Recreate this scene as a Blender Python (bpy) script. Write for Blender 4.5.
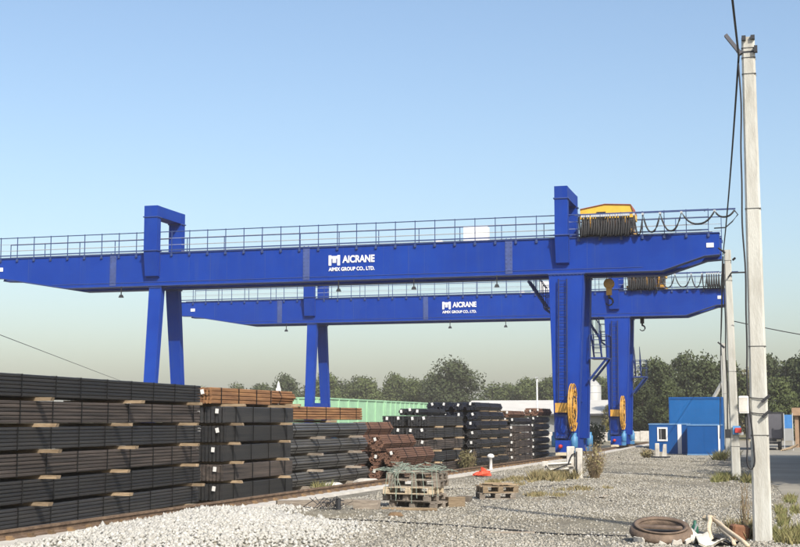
import bpy, math, random
import numpy as np
from mathutils import Vector, Matrix
for o in list(bpy.data.objects): bpy.data.objects.remove(o)
S = bpy.context.scene
COL = S.collection
R = math.radians
rnd = random.Random(7)

# ------------------------------------------------------------------ camera, sky, sun, exposure
cam_d = bpy.data.cameras.new('camera'); cam = bpy.data.objects.new('camera', cam_d); COL.objects.link(cam)
cam.location = (0, 0, 1.75)
cam.rotation_euler = (R(90 + 6.193), 0, R(16.024))
cam_d.sensor_width = 36.0; cam_d.lens = 60.75; cam_d.clip_start = 0.1; cam_d.clip_end = 5000
S.camera = cam
SUN_EL, SUN_AZ = R(41), R(40)          # azimuth from -Y towards +X
sd = Vector((math.sin(SUN_AZ) * math.cos(SUN_EL), -math.cos(SUN_AZ) * math.cos(SUN_EL), math.sin(SUN_EL)))
W = bpy.data.worlds.new('World'); S.world = W; W.use_nodes = True
nt = W.node_tree; nt.nodes.clear()
wo = nt.nodes.new('ShaderNodeOutputWorld'); bg = nt.nodes.new('ShaderNodeBackground'); sky = nt.nodes.new('ShaderNodeTexSky')
sky.sky_type = 'NISHITA'; sky.sun_disc = False; sky.sun_elevation = SUN_EL
sky.sun_rotation = math.pi - SUN_AZ
sky.altitude = 100; sky.air_density = 1.14; sky.dust_density = 2.7; sky.ozone_density = 2.1
bg.inputs['Strength'].default_value = 0.14
nt.links.new(sky.outputs[0], bg.inputs[0]); nt.links.new(bg.outputs[0], wo.inputs[0])
sl = bpy.data.lights.new('sun', 'SUN'); sl.energy = 4.2; sl.angle = R(0.55); sl.color = (1.0, 0.93, 0.83)
so = bpy.data.objects.new('sun', sl); COL.objects.link(so); so.rotation_euler = sd.to_track_quat('Z', 'Y').to_euler(); so.location = (20, -30, 40)
S.view_settings.view_transform = 'Standard'; S.view_settings.look = 'None'
S.view_settings.exposure = 0.42; S.view_settings.gamma = 1.0; S.view_settings.use_curve_mapping = False

# ------------------------------------------------------------------ materials
M = {}
def mat(name, col, rough=.6, metal=0., var=.25, scale=3., col2=None, bump=0., bscale=30., rand=0., detail=6, spec=.5, stretch=None, lo=.35, hi=.7):
    m = bpy.data.materials.new(name); m.use_nodes = True; n = m.node_tree.nodes; l = m.node_tree.links
    b = n['Principled BSDF']; b.inputs['Roughness'].default_value = rough; b.inputs['Metallic'].default_value = metal
    b.inputs['Specular IOR Level'].default_value = spec
    tc = n.new('ShaderNodeTexCoord'); src = tc.outputs['Object']
    if stretch:
        mp = n.new('ShaderNodeMapping'); mp.inputs['Scale'].default_value = stretch; l.new(src, mp.inputs[0]); src = mp.outputs[0]
    if rand:
        oi = n.new('ShaderNodeObjectInfo'); ad = n.new('ShaderNodeVectorMath'); ad.operation = 'MULTIPLY_ADD'
        l.new(oi.outputs['Random'], ad.inputs[0]); ad.inputs[1].default_value = (37, 91, 53); l.new(src, ad.inputs[2]); src = ad.outputs[0]
    nz = n.new('ShaderNodeTexNoise'); nz.inputs['Scale'].default_value = scale; nz.inputs['Detail'].default_value = detail; nz.inputs['Roughness'].default_value = .62
    l.new(src, nz.inputs['Vector'])
    rp = n.new('ShaderNodeValToRGB'); rp.color_ramp.elements[0].position = lo; rp.color_ramp.elements[1].position = hi
    c2 = col2 or tuple(c * (1 - var) for c in col)
    rp.color_ramp.elements[0].color = (*c2, 1); rp.color_ramp.elements[1].color = (*col, 1)
    l.new(nz.outputs['Fac'], rp.inputs[0]); out = rp.outputs[0]
    if rand:
        hs = n.new('ShaderNodeHueSaturation'); mr = n.new('ShaderNodeMapRange'); mr.inputs[3].default_value = 1 - rand; mr.inputs[4].default_value = 1 + rand
        l.new(oi.outputs['Random'], mr.inputs[0]); l.new(mr.outputs[0], hs.inputs['Value']); l.new(out, hs.inputs['Color']); out = hs.outputs[0]
    l.new(out, b.inputs['Base Color'])
    if bump:
        n2 = n.new('ShaderNodeTexNoise'); n2.inputs['Scale'].default_value = bscale; n2.inputs['Detail'].default_value = 5; l.new(src, n2.inputs['Vector'])
        bp = n.new('ShaderNodeBump'); bp.inputs['Strength'].default_value = bump; bp.inputs['Distance'].default_value = .02
        l.new(n2.outputs['Fac'], bp.inputs['Height']); l.new(bp.outputs[0], b.inputs['Normal'])
    M[name] = m; return m

def painted_blue():
    m = mat('blue', (.005, .043, .3), .55, 0, 0, .45, (.004, .034, .25), bump=.16, bscale=1.3, spec=.12)
    n = m.node_tree.nodes; l = m.node_tree.links; b = n['Principled BSDF']; src = b.inputs['Base Color'].links[0].from_socket
    tc = n['Texture Coordinate']
    def layer(src, scl, scale, lo, hi, col, amt):
        mp = n.new('ShaderNodeMapping'); mp.inputs['Scale'].default_value = scl; l.new(tc.outputs['Object'], mp.inputs[0])
        nz = n.new('ShaderNodeTexNoise'); nz.inputs['Scale'].default_value = scale; nz.inputs['Detail'].default_value = 8; nz.inputs['Roughness'].default_value = .7; l.new(mp.outputs[0], nz.inputs['Vector'])
        mr = n.new('ShaderNodeMapRange'); mr.inputs[1].default_value = lo; mr.inputs[2].default_value = hi; mr.inputs[4].default_value = amt; l.new(nz.outputs['Fac'], mr.inputs[0])
        mx = n.new('ShaderNodeMix'); mx.data_type = 'RGBA'; l.new(mr.outputs[0], mx.inputs[0]); l.new(src, mx.inputs[6]); mx.inputs[7].default_value = (*col, 1); return mx.outputs[2]
    c = layer(src, (2.2, 2.2, .16), 1.6, .5, .78, (.035, .07, .2), .35)      # dusty rain streaks
    c = layer(c, (.35, .35, .6), 1.0, .52, .75, (.009, .056, .32), .6)          # faded patches
    c = layer(c, (3, 3, .7), 2.2, .70, .78, (.075, .05, .045), .6)             # small rust marks
    l.new(c, b.inputs['Base Color'])
painted_blue()
mat('blue_dark', (.02, .055, .25), .55, 0, .25, 2)
mat('ladder_blue', (.008, .022, .11), .6)
mat('splice', (.055, .09, .27), .6, 0, .3, 3)
mat('blue_rail', (.03, .06, .19), .55, 0, .3, 4)
mat('galv', (.55, .57, .58), .5, .3, .2, 4)
mat('yellow', (.78, .47, .045), .5, 0, .2, 2)
mat('gold', (.62, .33, .05), .55, 0, .35, 6)
mat('trim_brown', (.09, .045, .025), .6)
mat('trim_red', (.35, .07, .03), .6)
mat('rubber', (.018, .018, .02), .6, 0, .2)
mat('dark_steel', (.035, .037, .042), .5, .2, .3, 5)
mat('hook_steel', (.03, .03, .033), .45, .5, .3, 5)
mat('motor_blue', (.06, .22, .42), .5, 0, .2, 6)
mat('red', (.55, .03, .025), .5)
mat('orange_red', (.75, .09, .04), .55)
mat('white', (.8, .8, .78), .55, 0, .06, 4)
mat('letter', (.82, .82, .82), .6, 0, .04)
mat('cream', (.62, .55, .4), .6, 0, .3, 6)
mat('tag', (.62, .62, .6), .6, 0, .03)
ST = (6, .35, 14)
mat('black_bar', (.052, .05, .048), .5, .35, .4, 1.0, (.024, .026, .03), bump=.25, bscale=9, rand=.2, stretch=ST)
mat('brown_bar', (.14, .112, .095), .6, .3, .4, 1.2, (.03, .027, .026), bump=.3, bscale=9, rand=.15, stretch=ST)
mat('rust_bar', (.34, .175, .07), .85, 0, .4, 1.3, (.15, .07, .032), bump=.4, bscale=9, rand=.15, stretch=(5, .7, 8))
mat('rust_hex', (.2, .105, .066), .8, .0, .4, 1.3, (.11, .058, .04), bump=.4, bscale=9, rand=.15, stretch=(5, .7, 8))
mat('navy_bar', (.03, .036, .055), .45, .4, .4, 1.3, (.018, .02, .03), bump=.25, bscale=9, rand=.2, stretch=ST)
mat('grey_bar', (.17, .17, .165), .42, .45, .4, 1.2, (.06, .06, .06), bump=.25, bscale=9, rand=.15, stretch=ST)
mat('strap', (.012, .012, .013), .5, .5)
mat('timber', (.36, .275, .175), .85, 0, .4, 3, (.17, .12, .07), bump=.4, bscale=20, rand=.3, stretch=(1.5, 14, 14))
mat('old_timber', (.3, .26, .21), .9, 0, .4, 3, (.14, .115, .09), bump=.4, bscale=20, rand=.3, stretch=(1.5, 14, 14))
mat('pale_wood', (.66, .56, .4), .8, 0, .3, 4, (.45, .36, .24), bump=.3, rand=.15, stretch=(1.5, 12, 12))
mat('concrete', (.56, .54, .49), .85, 0, .2, 2.2, (.41, .39, .35), bump=.2, bscale=40)
mat('pole_concrete', (.5, .5, .455), .85, 0, .2, 1.6, (.33, .315, .27), bump=.35, bscale=20, stretch=(4, 4, .7), lo=.3, hi=.6, detail=9)
mat('dirty_white', (.68, .66, .6), .8, 0, .3, 3.5, (.42, .39, .34), bump=.2)
mat('rail_rust', (.2, .135, .085), .85, .1, .4, 5, (.09, .058, .038), bump=.3)
mat('clip_rust', (.24, .155, .08), .85, 0, .4, 9, rand=.3)
mat('wagon_green', (.33, .57, .36), .6, 0, .25, .7, (.24, .43, .27))
mat('wagon_dark', (.05, .05, .05), .7)
mat('roof_grey', (.55, .53, .48), .7, 0, .15, .6)
mat('wall_grey', (.30, .31, .31), .75, 0, .15, .6)
mat('silo_grey', (.42, .42, .4), .6, .1, .2, 1.2, stretch=(3, 3, .4))
mat('gutter', (.06, .06, .065), .6)
mat('cabin_blue', (.004, .082, .29), .6, 0, .14, .9, bump=.04, bscale=2, spec=.15)
mat('cabin_edge', (.12, .27, .5), .5)
mat('cont_blue', (.005, .105, .33), .6, 0, .15, .8, spec=.15)
mat('glass', (.02, .022, .025), .08)
mat('curtain_grey', (.10, .10, .115), .7, 0, .2, 1)
mat('truck_blue', (.05, .22, .55), .5)
mat('tan_brick', (.36, .24, .15), .85, 0, .3, 2)
mat('asphalt', (.31, .285, .225), .9, 0, .3, .35, (.22, .2, .16), bump=.35, bscale=60)
mat('stone_white', (.5, .49, .445), .85, 0, .25, 22, (.22, .21, .18), lo=.32, hi=.6)
mat('stone_grey', (.42, .395, .33), .9, 0, .4, 24, (.16, .148, .118), lo=.36, hi=.66, detail=2)
mat('soil', (.3, .23, .15), .95, 0, .4, 6, bump=.5)
mat('iron_rust', (.21, .15, .105), .8, .15, .4, 7, (.10, .07, .05), bump=.4, bscale=40)
mat('cloth_pale', (.72, .68, .57), .9, 0, .2, 5, bump=.4, bscale=14)
mat('near_black', (.02, .02, .023), .8)
mat('green_plastic', (.02, .12, .075), .5)
mat('strap_green', (.3, .37, .3), .6, 0, .3, 8)
mat('rust_block', (.24, .11, .055), .85, 0, .4, 8, bump=.4)
mat('bark', (.09, .07, .05), .95, 0, .4, 8, bump=.5)
mat('twig', (.24, .18, .11), .9, 0, .3, 10)
mat('dry_leaf', (.27, .2, .1), .85, 0, .4, 9, (.17, .16, .07))
mat('grass', (.13, .15, .045), .85, 0, .4, 3, (.2, .17, .07))
mat('sign_red', (.6, .05, .04), .5)
mat('sign_blue', (.1, .3, .6), .5)
def leafmat(name, c1, c2, sc):
    m = mat(name, c1, .75, 0, .3, sc, c2, rand=.16, detail=3, spec=.25, lo=.3, hi=.72)
    b = m.node_tree.nodes['Principled BSDF']; b.inputs['Subsurface Weight'].default_value = 0
leafmat('leaf_olive', (.085, .105, .035), (.042, .058, .02), .9)
leafmat('leaf_dark', (.06, .078, .03), (.032, .042, .018), .9)
leafmat('leaf_yellow', (.20, .17, .05), (.11, .11, .035), .9)
leafmat('leaf_brown', (.13, .11, .055), (.07, .07, .03), .9)

# gravel yard: stone cells, larger tonal patches, dusty bands
def gravel_mat():
    m = bpy.data.materials.new('gravel'); m.use_nodes = True; n = m.node_tree.nodes; l = m.node_tree.links; b = n['Principled BSDF']
    b.inputs['Roughness'].default_value = .95; b.inputs['Specular IOR Level'].default_value = .2
    tc = n.new('ShaderNodeTexCoord')
    def vor(s):
        v = n.new('ShaderNodeTexVoronoi'); v.inputs['Scale'].default_value = s; l.new(tc.outputs['Object'], v.inputs['Vector']); return v
    def noi(s, d=5):
        v = n.new('ShaderNodeTexNoise'); v.inputs['Scale'].default_value = s; v.inputs['Detail'].default_value = d; l.new(tc.outputs['Object'], v.inputs['Vector']); return v
    def ramp(src, p):
        r = n.new('ShaderNodeValToRGB'); e = r.color_ramp.elements
        e[0].position, e[0].color = p[0][0], (*p[0][1], 1); e[1].position, e[1].color = p[-1][0], (*p[-1][1], 1)
        for q in p[1:-1]:
            x = e.new(q[0]); x.color = (*q[1], 1)
        l.new(src, r.inputs[0]); return r.outputs[0]
    def mix(f, a, c, mode='MIX'):
        x = n.new('ShaderNodeMix'); x.data_type = 'RGBA'; x.blend_type = mode
        if isinstance(f, float): x.inputs[0].default_value = f
        else: l.new(f, x.inputs[0])
        l.new(a, x.inputs[6])
        if isinstance(c, tuple): x.inputs[7].default_value = (*c, 1)
        else: l.new(c, x.inputs[7])
        return x.outputs[2]
    v1 = vor(22); v2 = vor(9)
    cell = ramp(v1.outputs['Color'], [(.0, (.08, .072, .056)), (.45, (.22, .205, .165)), (1., (.42, .395, .33))])
    cell2 = ramp(v2.outputs['Color'], [(.0, (.14, .128, .105)), (.6, (.25, .235, .195)), (1., (.38, .36, .305))])
    c = mix(.45, cell, cell2)
    big = ramp(noi(.16).outputs['Fac'], [(.42, (0, 0, 0)), (.66, (1, 1, 1))])
    c = mix(big, c, (.28, .245, .17))
    mid = ramp(noi(.9, 6).outputs['Fac'], [(.3, (.72, .71, .70)), (.55, (1, 1, 1)), (.8, (1.12, 1.1, 1.06))])
    c = mix(1.0, c, mid, 'MULTIPLY')
    tx = n.new('ShaderNodeSeparateXYZ'); l.new(tc.outputs['Object'], tx.inputs[0])
    def mth(op, a, b=None):
        x = n.new('ShaderNodeMath'); x.operation = op
        for k, q in enumerate((a, b)):
            if q is None: continue
            if isinstance(q, (int, float)): x.inputs[k].default_value = q
            else: l.new(q, x.inputs[k])
        return x.outputs[0]
    wob = mth('MULTIPLY', mth('SUBTRACT', noi(.11, 2).outputs['Fac'], .5), 5.0)
    u = mth('ADD', mth('ADD', tx.outputs['X'], mth('MULTIPLY', tx.outputs['Y'], .045)), wob)
    for cx, wd in ((-3.0, .3), (-4.7, .34), (-6.6, .22)):
        d = mth('DIVIDE', mth('SUBTRACT', u, cx), wd); fall = mth('POWER', 2.718, mth('MULTIPLY', mth('MULTIPLY', d, d), -1.0))
        rough_f = ramp(noi(2.2, 6).outputs['Fac'], [(.38, (.1, .1, .1)), (.62, (1, 1, 1))])
        c = mix(mth('MULTIPLY', mth('MULTIPLY', fall, .75), rough_f), c, (.27, .235, .165))
    stain = ramp(noi(.42, 7).outputs['Fac'], [(.60, (0, 0, 0)), (.72, (.55, .55, .55))])
    c = mix(stain, c, (.12, .105, .08))
    # beyond the yard the ground is dry earth and thin grass
    sx = n.new('ShaderNodeSeparateXYZ'); l.new(tc.outputs['Object'], sx.inputs[0])
    far = n.new('ShaderNodeMapRange'); far.inputs[1].default_value = 92; far.inputs[2].default_value = 135; l.new(sx.outputs['Y'], far.inputs[0])
    grass = ramp(noi(.5, 8).outputs['Fac'], [(.35, (.10, .11, .045)), (.6, (.24, .2, .11)), (.8, (.33, .28, .2))])
    c = mix(far.outputs[0], c, grass)
    l.new(c, b.inputs['Base Color'])
    bp = n.new('ShaderNodeBump'); bp.inputs['Strength'].default_value = .9; bp.inputs['Distance'].default_value = .05
    l.new(v1.outputs['Distance'], bp.inputs['Height']); bp.invert = True
    l.new(bp.outputs[0], b.inputs['Normal']); M['gravel'] = m
gravel_mat()

# ------------------------------------------------------------------ mesh helpers
class MB:
    def __init__(s): s.v = []; s.f = []
    def add(s, v, f):
        k = len(s.v); s.v += [tuple(p) for p in v]; s.f += [tuple(i + k for i in q) for q in f]; return s
    def box(s, x0, x1, y0, y1, z0, z1, m=None):
        v = [Vector((x, y, z)) for z in (z0, z1) for y in (y0, y1) for x in (x0, x1)]
        if m: v = [m @ p for p in v]
        return s.add(v, [(0, 2, 3, 1), (4, 5, 7, 6), (0, 1, 5, 4), (2, 6, 7, 3), (0, 4, 6, 2), (1, 3, 7, 5)])
    def cbox(s, x0, x1, y0, y1, z0, z1, c=.01):      # box with chamfered vertical and top edges
        p = [(x0 + c, y0), (x1 - c, y0), (x1, y0 + c), (x1, y1 - c), (x1 - c, y1), (x0 + c, y1), (x0, y1 - c), (x0, y0 + c)]
        cx, cy = (x0 + x1) / 2, (y0 + y1) / 2
        q = [(x - math.copysign(c, x - cx), y - math.copysign(c, y - cy)) for x, y in p]
        v = [(x, y, z0) for x, y in p] + [(x, y, z1 - c) for x, y in p] + [(x, y, z1) for x, y in q]
        f = [tuple(reversed(range(8))), tuple(range(16, 24))]
        for k in (0, 8): f += [(k + i, k + (i + 1) % 8, k + 8 + (i + 1) % 8, k + 8 + i) for i in range(8)]
        return s.add(v, f)
    def prism(s, poly, y0, y1, axis='y'):            # polygon in x,z extruded along y  (or in y,z extruded along x)
        n = len(poly)
        mk = (lambda a, b, t: (a, t, b)) if axis == 'y' else ((lambda a, b, t: (t, a, b)) if axis == 'x' else (lambda a, b, t: (a, b, t)))
        v = [mk(a, b, y0) for a, b in poly] + [mk(a, b, y1) for a, b in poly]
        f = [tuple(range(n)), tuple(reversed(range(n, 2 * n)))] + [(i, n + i, n + (i + 1) % n, (i + 1) % n) for i in range(n)]
        return s.add(v, f)
    def frustum(s, b, t):                             # b, t: (x0,x1,y0,y1,z)
        v = [(x, y, q[4]) for q in (b, t) for y in q[2:4] for x in q[0:2]]
        return s.add(v, [(0, 2, 3, 1), (4, 5, 7, 6), (0, 1, 5, 4), (2, 6, 7, 3), (0, 4, 6, 2), (1, 3, 7, 5)])
    def tube(s, path, r, n=6, r2=None, cap=True):
        P = [Vector(p) for p in path]; k0 = len(s.v); m = len(P)
        for i, p in enumerate(P):
            t = (P[min(i + 1, m - 1)] - P[max(i - 1, 0)])
            t = t.normalized() if t.length > 1e-9 else Vector((0, 0, 1))
            a = t.cross(Vector((0, 0, 1)) if abs(t.z) < .9 else Vector((1, 0, 0))).normalized(); b = t.cross(a)
            rr = r if r2 is None else r + (r2 - r) * i / (m - 1)
            for j in range(n):
                an = 2 * math.pi * j / n; s.v.append(tuple(p + (a * math.cos(an) + b * math.sin(an)) * rr))
        for i in range(m - 1):
            for j in range(n):
                s.f.append((k0 + i * n + j, k0 + i * n + (j + 1) % n, k0 + (i + 1) * n + (j + 1) % n, k0 + (i + 1) * n + j))
        if cap:
            s.f.append(tuple(k0 + j for j in reversed(range(n)))); s.f.append(tuple(k0 + (m - 1) * n + j for j in range(n)))
        return s
    def bar(s, a, b, w=.05, h=None):
        return s.tube([a, b], w * .7071, 4)
    def lathe(s, prof, n=20, c=(0, 0, 0), axis='z'):  # prof: (r, z)
        k0 = len(s.v)
        for r, z in prof:
            for j in range(n):
                an = 2 * math.pi * j / n; x, y = r * math.cos(an), r * math.sin(an)
                p = (x, y, z) if axis == 'z' else ((z, x, y) if axis == 'x' else (x, z, y))
                s.v.append((p[0] + c[0], p[1] + c[1], p[2] + c[2]))
        for i in range(len(prof) - 1):
            for j in range(n):
                s.f.append((k0 + i * n + j, k0 + i * n + (j + 1) % n, k0 + (i + 1) * n + (j + 1) % n, k0 + (i + 1) * n + j))
        return s
    def torus(s, R_, r, n=28, m=6, c=(0, 0, 0), axis='z'):
        pr = [(R_ + r * math.cos(2 * math.pi * i / m), r * math.sin(2 * math.pi * i / m)) for i in range(m + 1)]
        return s.lathe(pr, n, c, axis)
    def mesh(s, name):
        me = bpy.data.meshes.new(name); me.from_pydata(s.v, [], s.f); me.validate(); me.update(); return me
    def obj(s, name, m, parent=None, smooth=False, loc=None, rot=None):
        return link(name, s.mesh(name), m, parent, smooth, loc, rot)
def link(name, me, m, parent=None, smooth=False, loc=None, rot=None):
    if m is not None and not me.materials: me.materials.append(M[m])
    if smooth: me.polygons.foreach_set('use_smooth', [True] * len(me.polygons))
    o = bpy.data.objects.new(name, me); COL.objects.link(o)
    if parent: o.parent = parent
    if loc: o.location = loc
    if rot: o.rotation_euler = rot
    return o
def tag(o, label, cat, group=None):
    o['label'] = label; o['category'] = cat
    if group: o['group'] = group
    return o
def thing(name, label, cat, loc=(0, 0, 0), rz=0, group=None, scale=1):
    o = bpy.data.objects.new(name, None); COL.objects.link(o); o.location = loc; o.rotation_euler = (0, 0, rz); o.scale = (scale,) * 3
    o.empty_display_size = .2
    return tag(o, label, cat, group)
def struct(o): o['kind'] = 'structure'; return o
def stuff(o): o['kind'] = 'stuff'; return o
def fm(verts, faces, name):
    me = bpy.data.meshes.new(name); nv, nf = len(verts), len(faces); k = faces.shape[1]
    me.vertices.add(nv); me.vertices.foreach_set('co', verts.astype(np.float32).ravel())
    me.loops.add(nf * k); me.loops.foreach_set('vertex_index', faces.astype(np.int32).ravel())
    me.polygons.add(nf); me.polygons.foreach_set('loop_start', np.arange(0, nf * k, k, dtype=np.int32))
    me.update(calc_edges=True); return me

# ------------------------------------------------------------------ ground
def sm(a, b, x):
    t = np.clip((x - a) / (b - a), 0, 1); return t * t * (3 - 2 * t)
def gz(x, y):
    x = np.asarray(x, float); y = np.asarray(y, float)
    z = -.4 * sm(58, 88, y) * sm(-9.2, -7., x)
    amp = .025 + .02 * sm(2, 8, np.abs(x + 4))
    z = z + amp * (np.sin(x * 1.3 + .6 * np.sin(y * .7)) * np.sin(y * .9 + x * .4) * .6 + .4 * np.sin(x * 2.9 + y * 1.7)) * (1 - .8 * sm(-9, -10, x)) * (1 - sm(60, 80, y)) * (1 - sm(-2.5, -1.2, x + .0535 * (y - 27.3)))
    return z
def gzf(x, y): return float(gz(x, y))
xs = np.concatenate([[-900, -500, -300], np.arange(-160, -24, 4), np.arange(-24, 8, .4), np.arange(8, 80, 4), [200, 400, 700]])
ys = np.concatenate([[-120, -60, -20], np.arange(0, 14, 2), np.arange(14, 92, .5), np.arange(92, 300, 4), [400, 600, 900, 1300]])
gx, gy = np.meshgrid(xs, ys); V = np.stack([gx, gy, gz(gx, gy)], -1).reshape(-1, 3)
nx, ny = len(xs), len(ys); ii = np.arange((nx - 1) * (ny - 1)); a = ii // (nx - 1) * nx + ii % (nx - 1)
F = np.stack([a, a + 1, a + nx + 1, a + nx], -1)
struct(link('ground', fm(V, F, 'ground'), 'gravel', smooth=True))
# road beside the poles, dusty asphalt, with a broken edge
def road_edge(y): return .13 - .0535 * (y - 27.3)
rv, rf = [], []
yy = np.arange(-10, 150, .6)
for i, y in enumerate(yy):
    e = road_edge(y) + .12 * math.sin(y * 1.9) * math.sin(y * .53) + rnd.uniform(-.05, .05)
    for k, x in enumerate((e, e + .25, e + 2.5, e + 4.5, e + 6.5)):
        rv.append((x, y, max(gzf(x, y), gzf(x - .3, y)) + (.006 if k == 0 else .03)))
for i in range(len(yy) - 1):
    for k in range(4): rf.append((i * 5 + k, i * 5 + k + 1, i * 5 + k + 6, i * 5 + k + 5))
struct(MB().add(rv, rf).obj('road', 'asphalt', smooth=True))

# scattered loose stones (uncountable)
OCT = np.array([(1, 0, 0), (-1, 0, 0), (0, 1, 0), (0, -1, 0), (0, 0, 1), (0, 0, -1)], float)
OF = np.array([(0, 2, 4), (2, 1, 4), (1, 3, 4), (3, 0, 4), (2, 0, 5), (1, 2, 5), (3, 1, 5), (0, 3, 5)])
def stones(name, m, pts, size, seed, flat=.65):
    g = np.random.default_rng(seed); n = len(pts)
    v = OCT[None] * (1 + g.uniform(-.35, .35, (n, 6, 3))) + g.normal(0, .18, (n, 6, 3))
    an = g.uniform(0, 6.28, n); c, s = np.cos(an), np.sin(an)
    v = v * size[:, None, None] * np.stack([np.ones(n), g.uniform(.6, 1., n), g.uniform(.4, .8, n) * flat / .65], -1)[:, None]
    x = v[..., 0] * c[:, None] - v[..., 1] * s[:, None]; y = v[..., 0] * s[:, None] + v[..., 1] * c[:, None]
    v = np.stack([x, y, v[..., 2]], -1) + pts[:, None]
    f = (OF[None] + np.arange(n)[:, None, None] * 6).reshape(-1, 3)
    return stuff(link(name, fm(v.reshape(-1, 3), f, name), m))
g = np.random.default_rng(3)
def yard_pts(n, y0, y1, pw):
    y = y0 + (y1 - y0) * g.random(n) ** pw; xl = np.maximum(-9.6, -.62 * y); x = xl + (road_edge(y) - .05 - xl) * g.random(n)
    k = (np.sin(x * 1.1 + 2 * np.sin(y * .35)) + np.sin(y * .8 + x * .3) + g.normal(0, .9, n)) > -.9
    x, y = x[k], y[k]; return np.stack([x, y, gz(x, y) + .004], -1)
p = yard_pts(80000, 16.5, 58, 1.7)
o = stones('loose_gravel', 'stone_grey', p, g.uniform(.012, .034, len(p)) * (1 + (g.random(len(p)) < .04) * .8), 5)
o['label'] = 'loose grey gravel stones strewn over the yard'; o['category'] = 'gravel'
p = yard_pts(9000, 16.5, 50, 1.6)
o = stones('pale_gravel', 'stone_white', p, g.uniform(.012, .032, len(p)), 6)
o['label'] = 'pale crushed stone mixed into the grey yard gravel'; o['category'] = 'gravel'

p = np.stack([g.uniform(-9.3, -2.2, 9000), g.uniform(55, 88, 9000)], -1); p = p[p[:, 0] < road_edge(p[:, 1]) - .4]
o = stones('far_gravel', 'stone_grey', np.stack([p[:, 0], p[:, 1], gz(p[:, 0], p[:, 1]) + .004], -1), g.uniform(.025, .06, len(p)), 7)
o['label'] = 'coarser grey stones scattered between the crane legs and the blue cabins'; o['category'] = 'gravel'
# heap of white crushed stone beside the rail
def heap_z(x, y):
    a = np.exp(-((np.hypot((x + 8.2) / 1.35, (y - 18.6) / 2.7)) ** 3)) * .36 + np.exp(-(((x + 8.7) / 1.4) ** 2 + ((y - 20.5) / 2.2) ** 2)) * .05
    b = np.exp(-(((x + 9.75 - (y - 17) * .03) / .42) ** 2) * 1.6) * .10 * sm(13, 15, y) * (1 - sm(24.5, 26.5, y))
    return a + b
hx, hy = np.meshgrid(np.arange(-10.4, -4.9, .12), np.arange(13, 27, .15)); hz = heap_z(hx, hy); HV = np.stack([hx, hy, gz(hx, hy) + hz - .035], -1).reshape(-1, 3)
nx, ny = hx.shape[1], hx.shape[0]; ii = np.arange((nx - 1) * (ny - 1)); a = ii // (nx - 1) * nx + ii % (nx - 1)
heap = thing('gravel_heap', 'low heap of white crushed stone beside the rusty crane rail', 'gravel heap')
link('heap_core', fm(HV, np.stack([a, a + 1, a + nx + 1, a + nx], -1), 'heap_core'), 'stone_grey', heap, True)
x = g.uniform(-10.35, -5, 60000); y = g.uniform(13.2, 26.8, 60000); z = heap_z(x, y); k = g.random(60000) * .3 < z
x, y, z = x[k], y[k], z[k]
o = stones('crushed_stone', 'stone_white', np.stack([x, y, gz(x, y) + z - .01], -1), g.uniform(.02, .056, len(x)) * (1 + .5 * (g.random(len(x)) < .06)), 8, .8); o.parent = heap

# ------------------------------------------------------------------ crane rail
def rail_x(y):
    P = [(5, -10.9), (17, -10.78), (30, -10.55), (45, -10.2), (58, -9.8), (64, -9.75), (84, -10.0), (100, -10.0)]
    return float(np.interp(y, [q[0] for q in P], [q[1] for q in P]))
rail = thing('crane_rail', 'rusty steel crane rail running in front of the steel bundle stacks', 'rail')
mb = MB(); ry = list(np.arange(6, 100.1, 1.0))
sec = [(-.075, .0), (.075, .0), (.075, .02), (.015, .035), (.015, .09), (.04, .1), (.04, .135), (-.04, .135), (-.04, .1), (-.015, .09), (-.015, .035), (-.075, .02)]
v = [(rail_x(y) + a, y, .06 + b) for y in ry for a, b in sec]; n = len(sec)
mb.add(v, [(i * n + j, i * n + (j + 1) % n, (i + 1) * n + (j + 1) % n, (i + 1) * n + j) for i in range(len(ry) - 1) for j in range(n)])
mb.obj('rail_bar', 'rail_rust', rail)
cl = MB().box(-.14, .14, -.06, .06, -.02, .03).box(.05, .12, -.04, .04, .03, .06).mesh('clip'); cl.materials.append(M['clip_rust'])
y = 15.5
while y < 66:
    link('clip', cl, None, rail, loc=(rail_x(y), y, .055)); y += .55
mb = MB(); v = []
for y in ry:
    x = rail_x(y)
    v += [(x - .34, y, -.1), (x - .34, y, .058), (x + .42, y, .058), (x + .46, y, -.1)]
mb.add(v, [(i * 4 + j, i * 4 + j + 1, i * 4 + j + 5, i * 4 + j + 4) for i in range(len(ry) - 1) for j in range(3)])
struct(mb.obj('rail_foundation', 'concrete'))
mb = MB(); v = []
rail2 = thing('crane_rail', 'crane rail under the far side legs behind the stacks', 'rail')
v = [(-30.35 + a, y, .0 + b) for y in (50, 100) for a, b in sec]
mb.add(v, [(j, (j + 1) % n, n + (j + 1) % n, n + j) for j in range(n)]); mb.obj('rail_bar', 'rail_rust', rail2)

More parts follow.
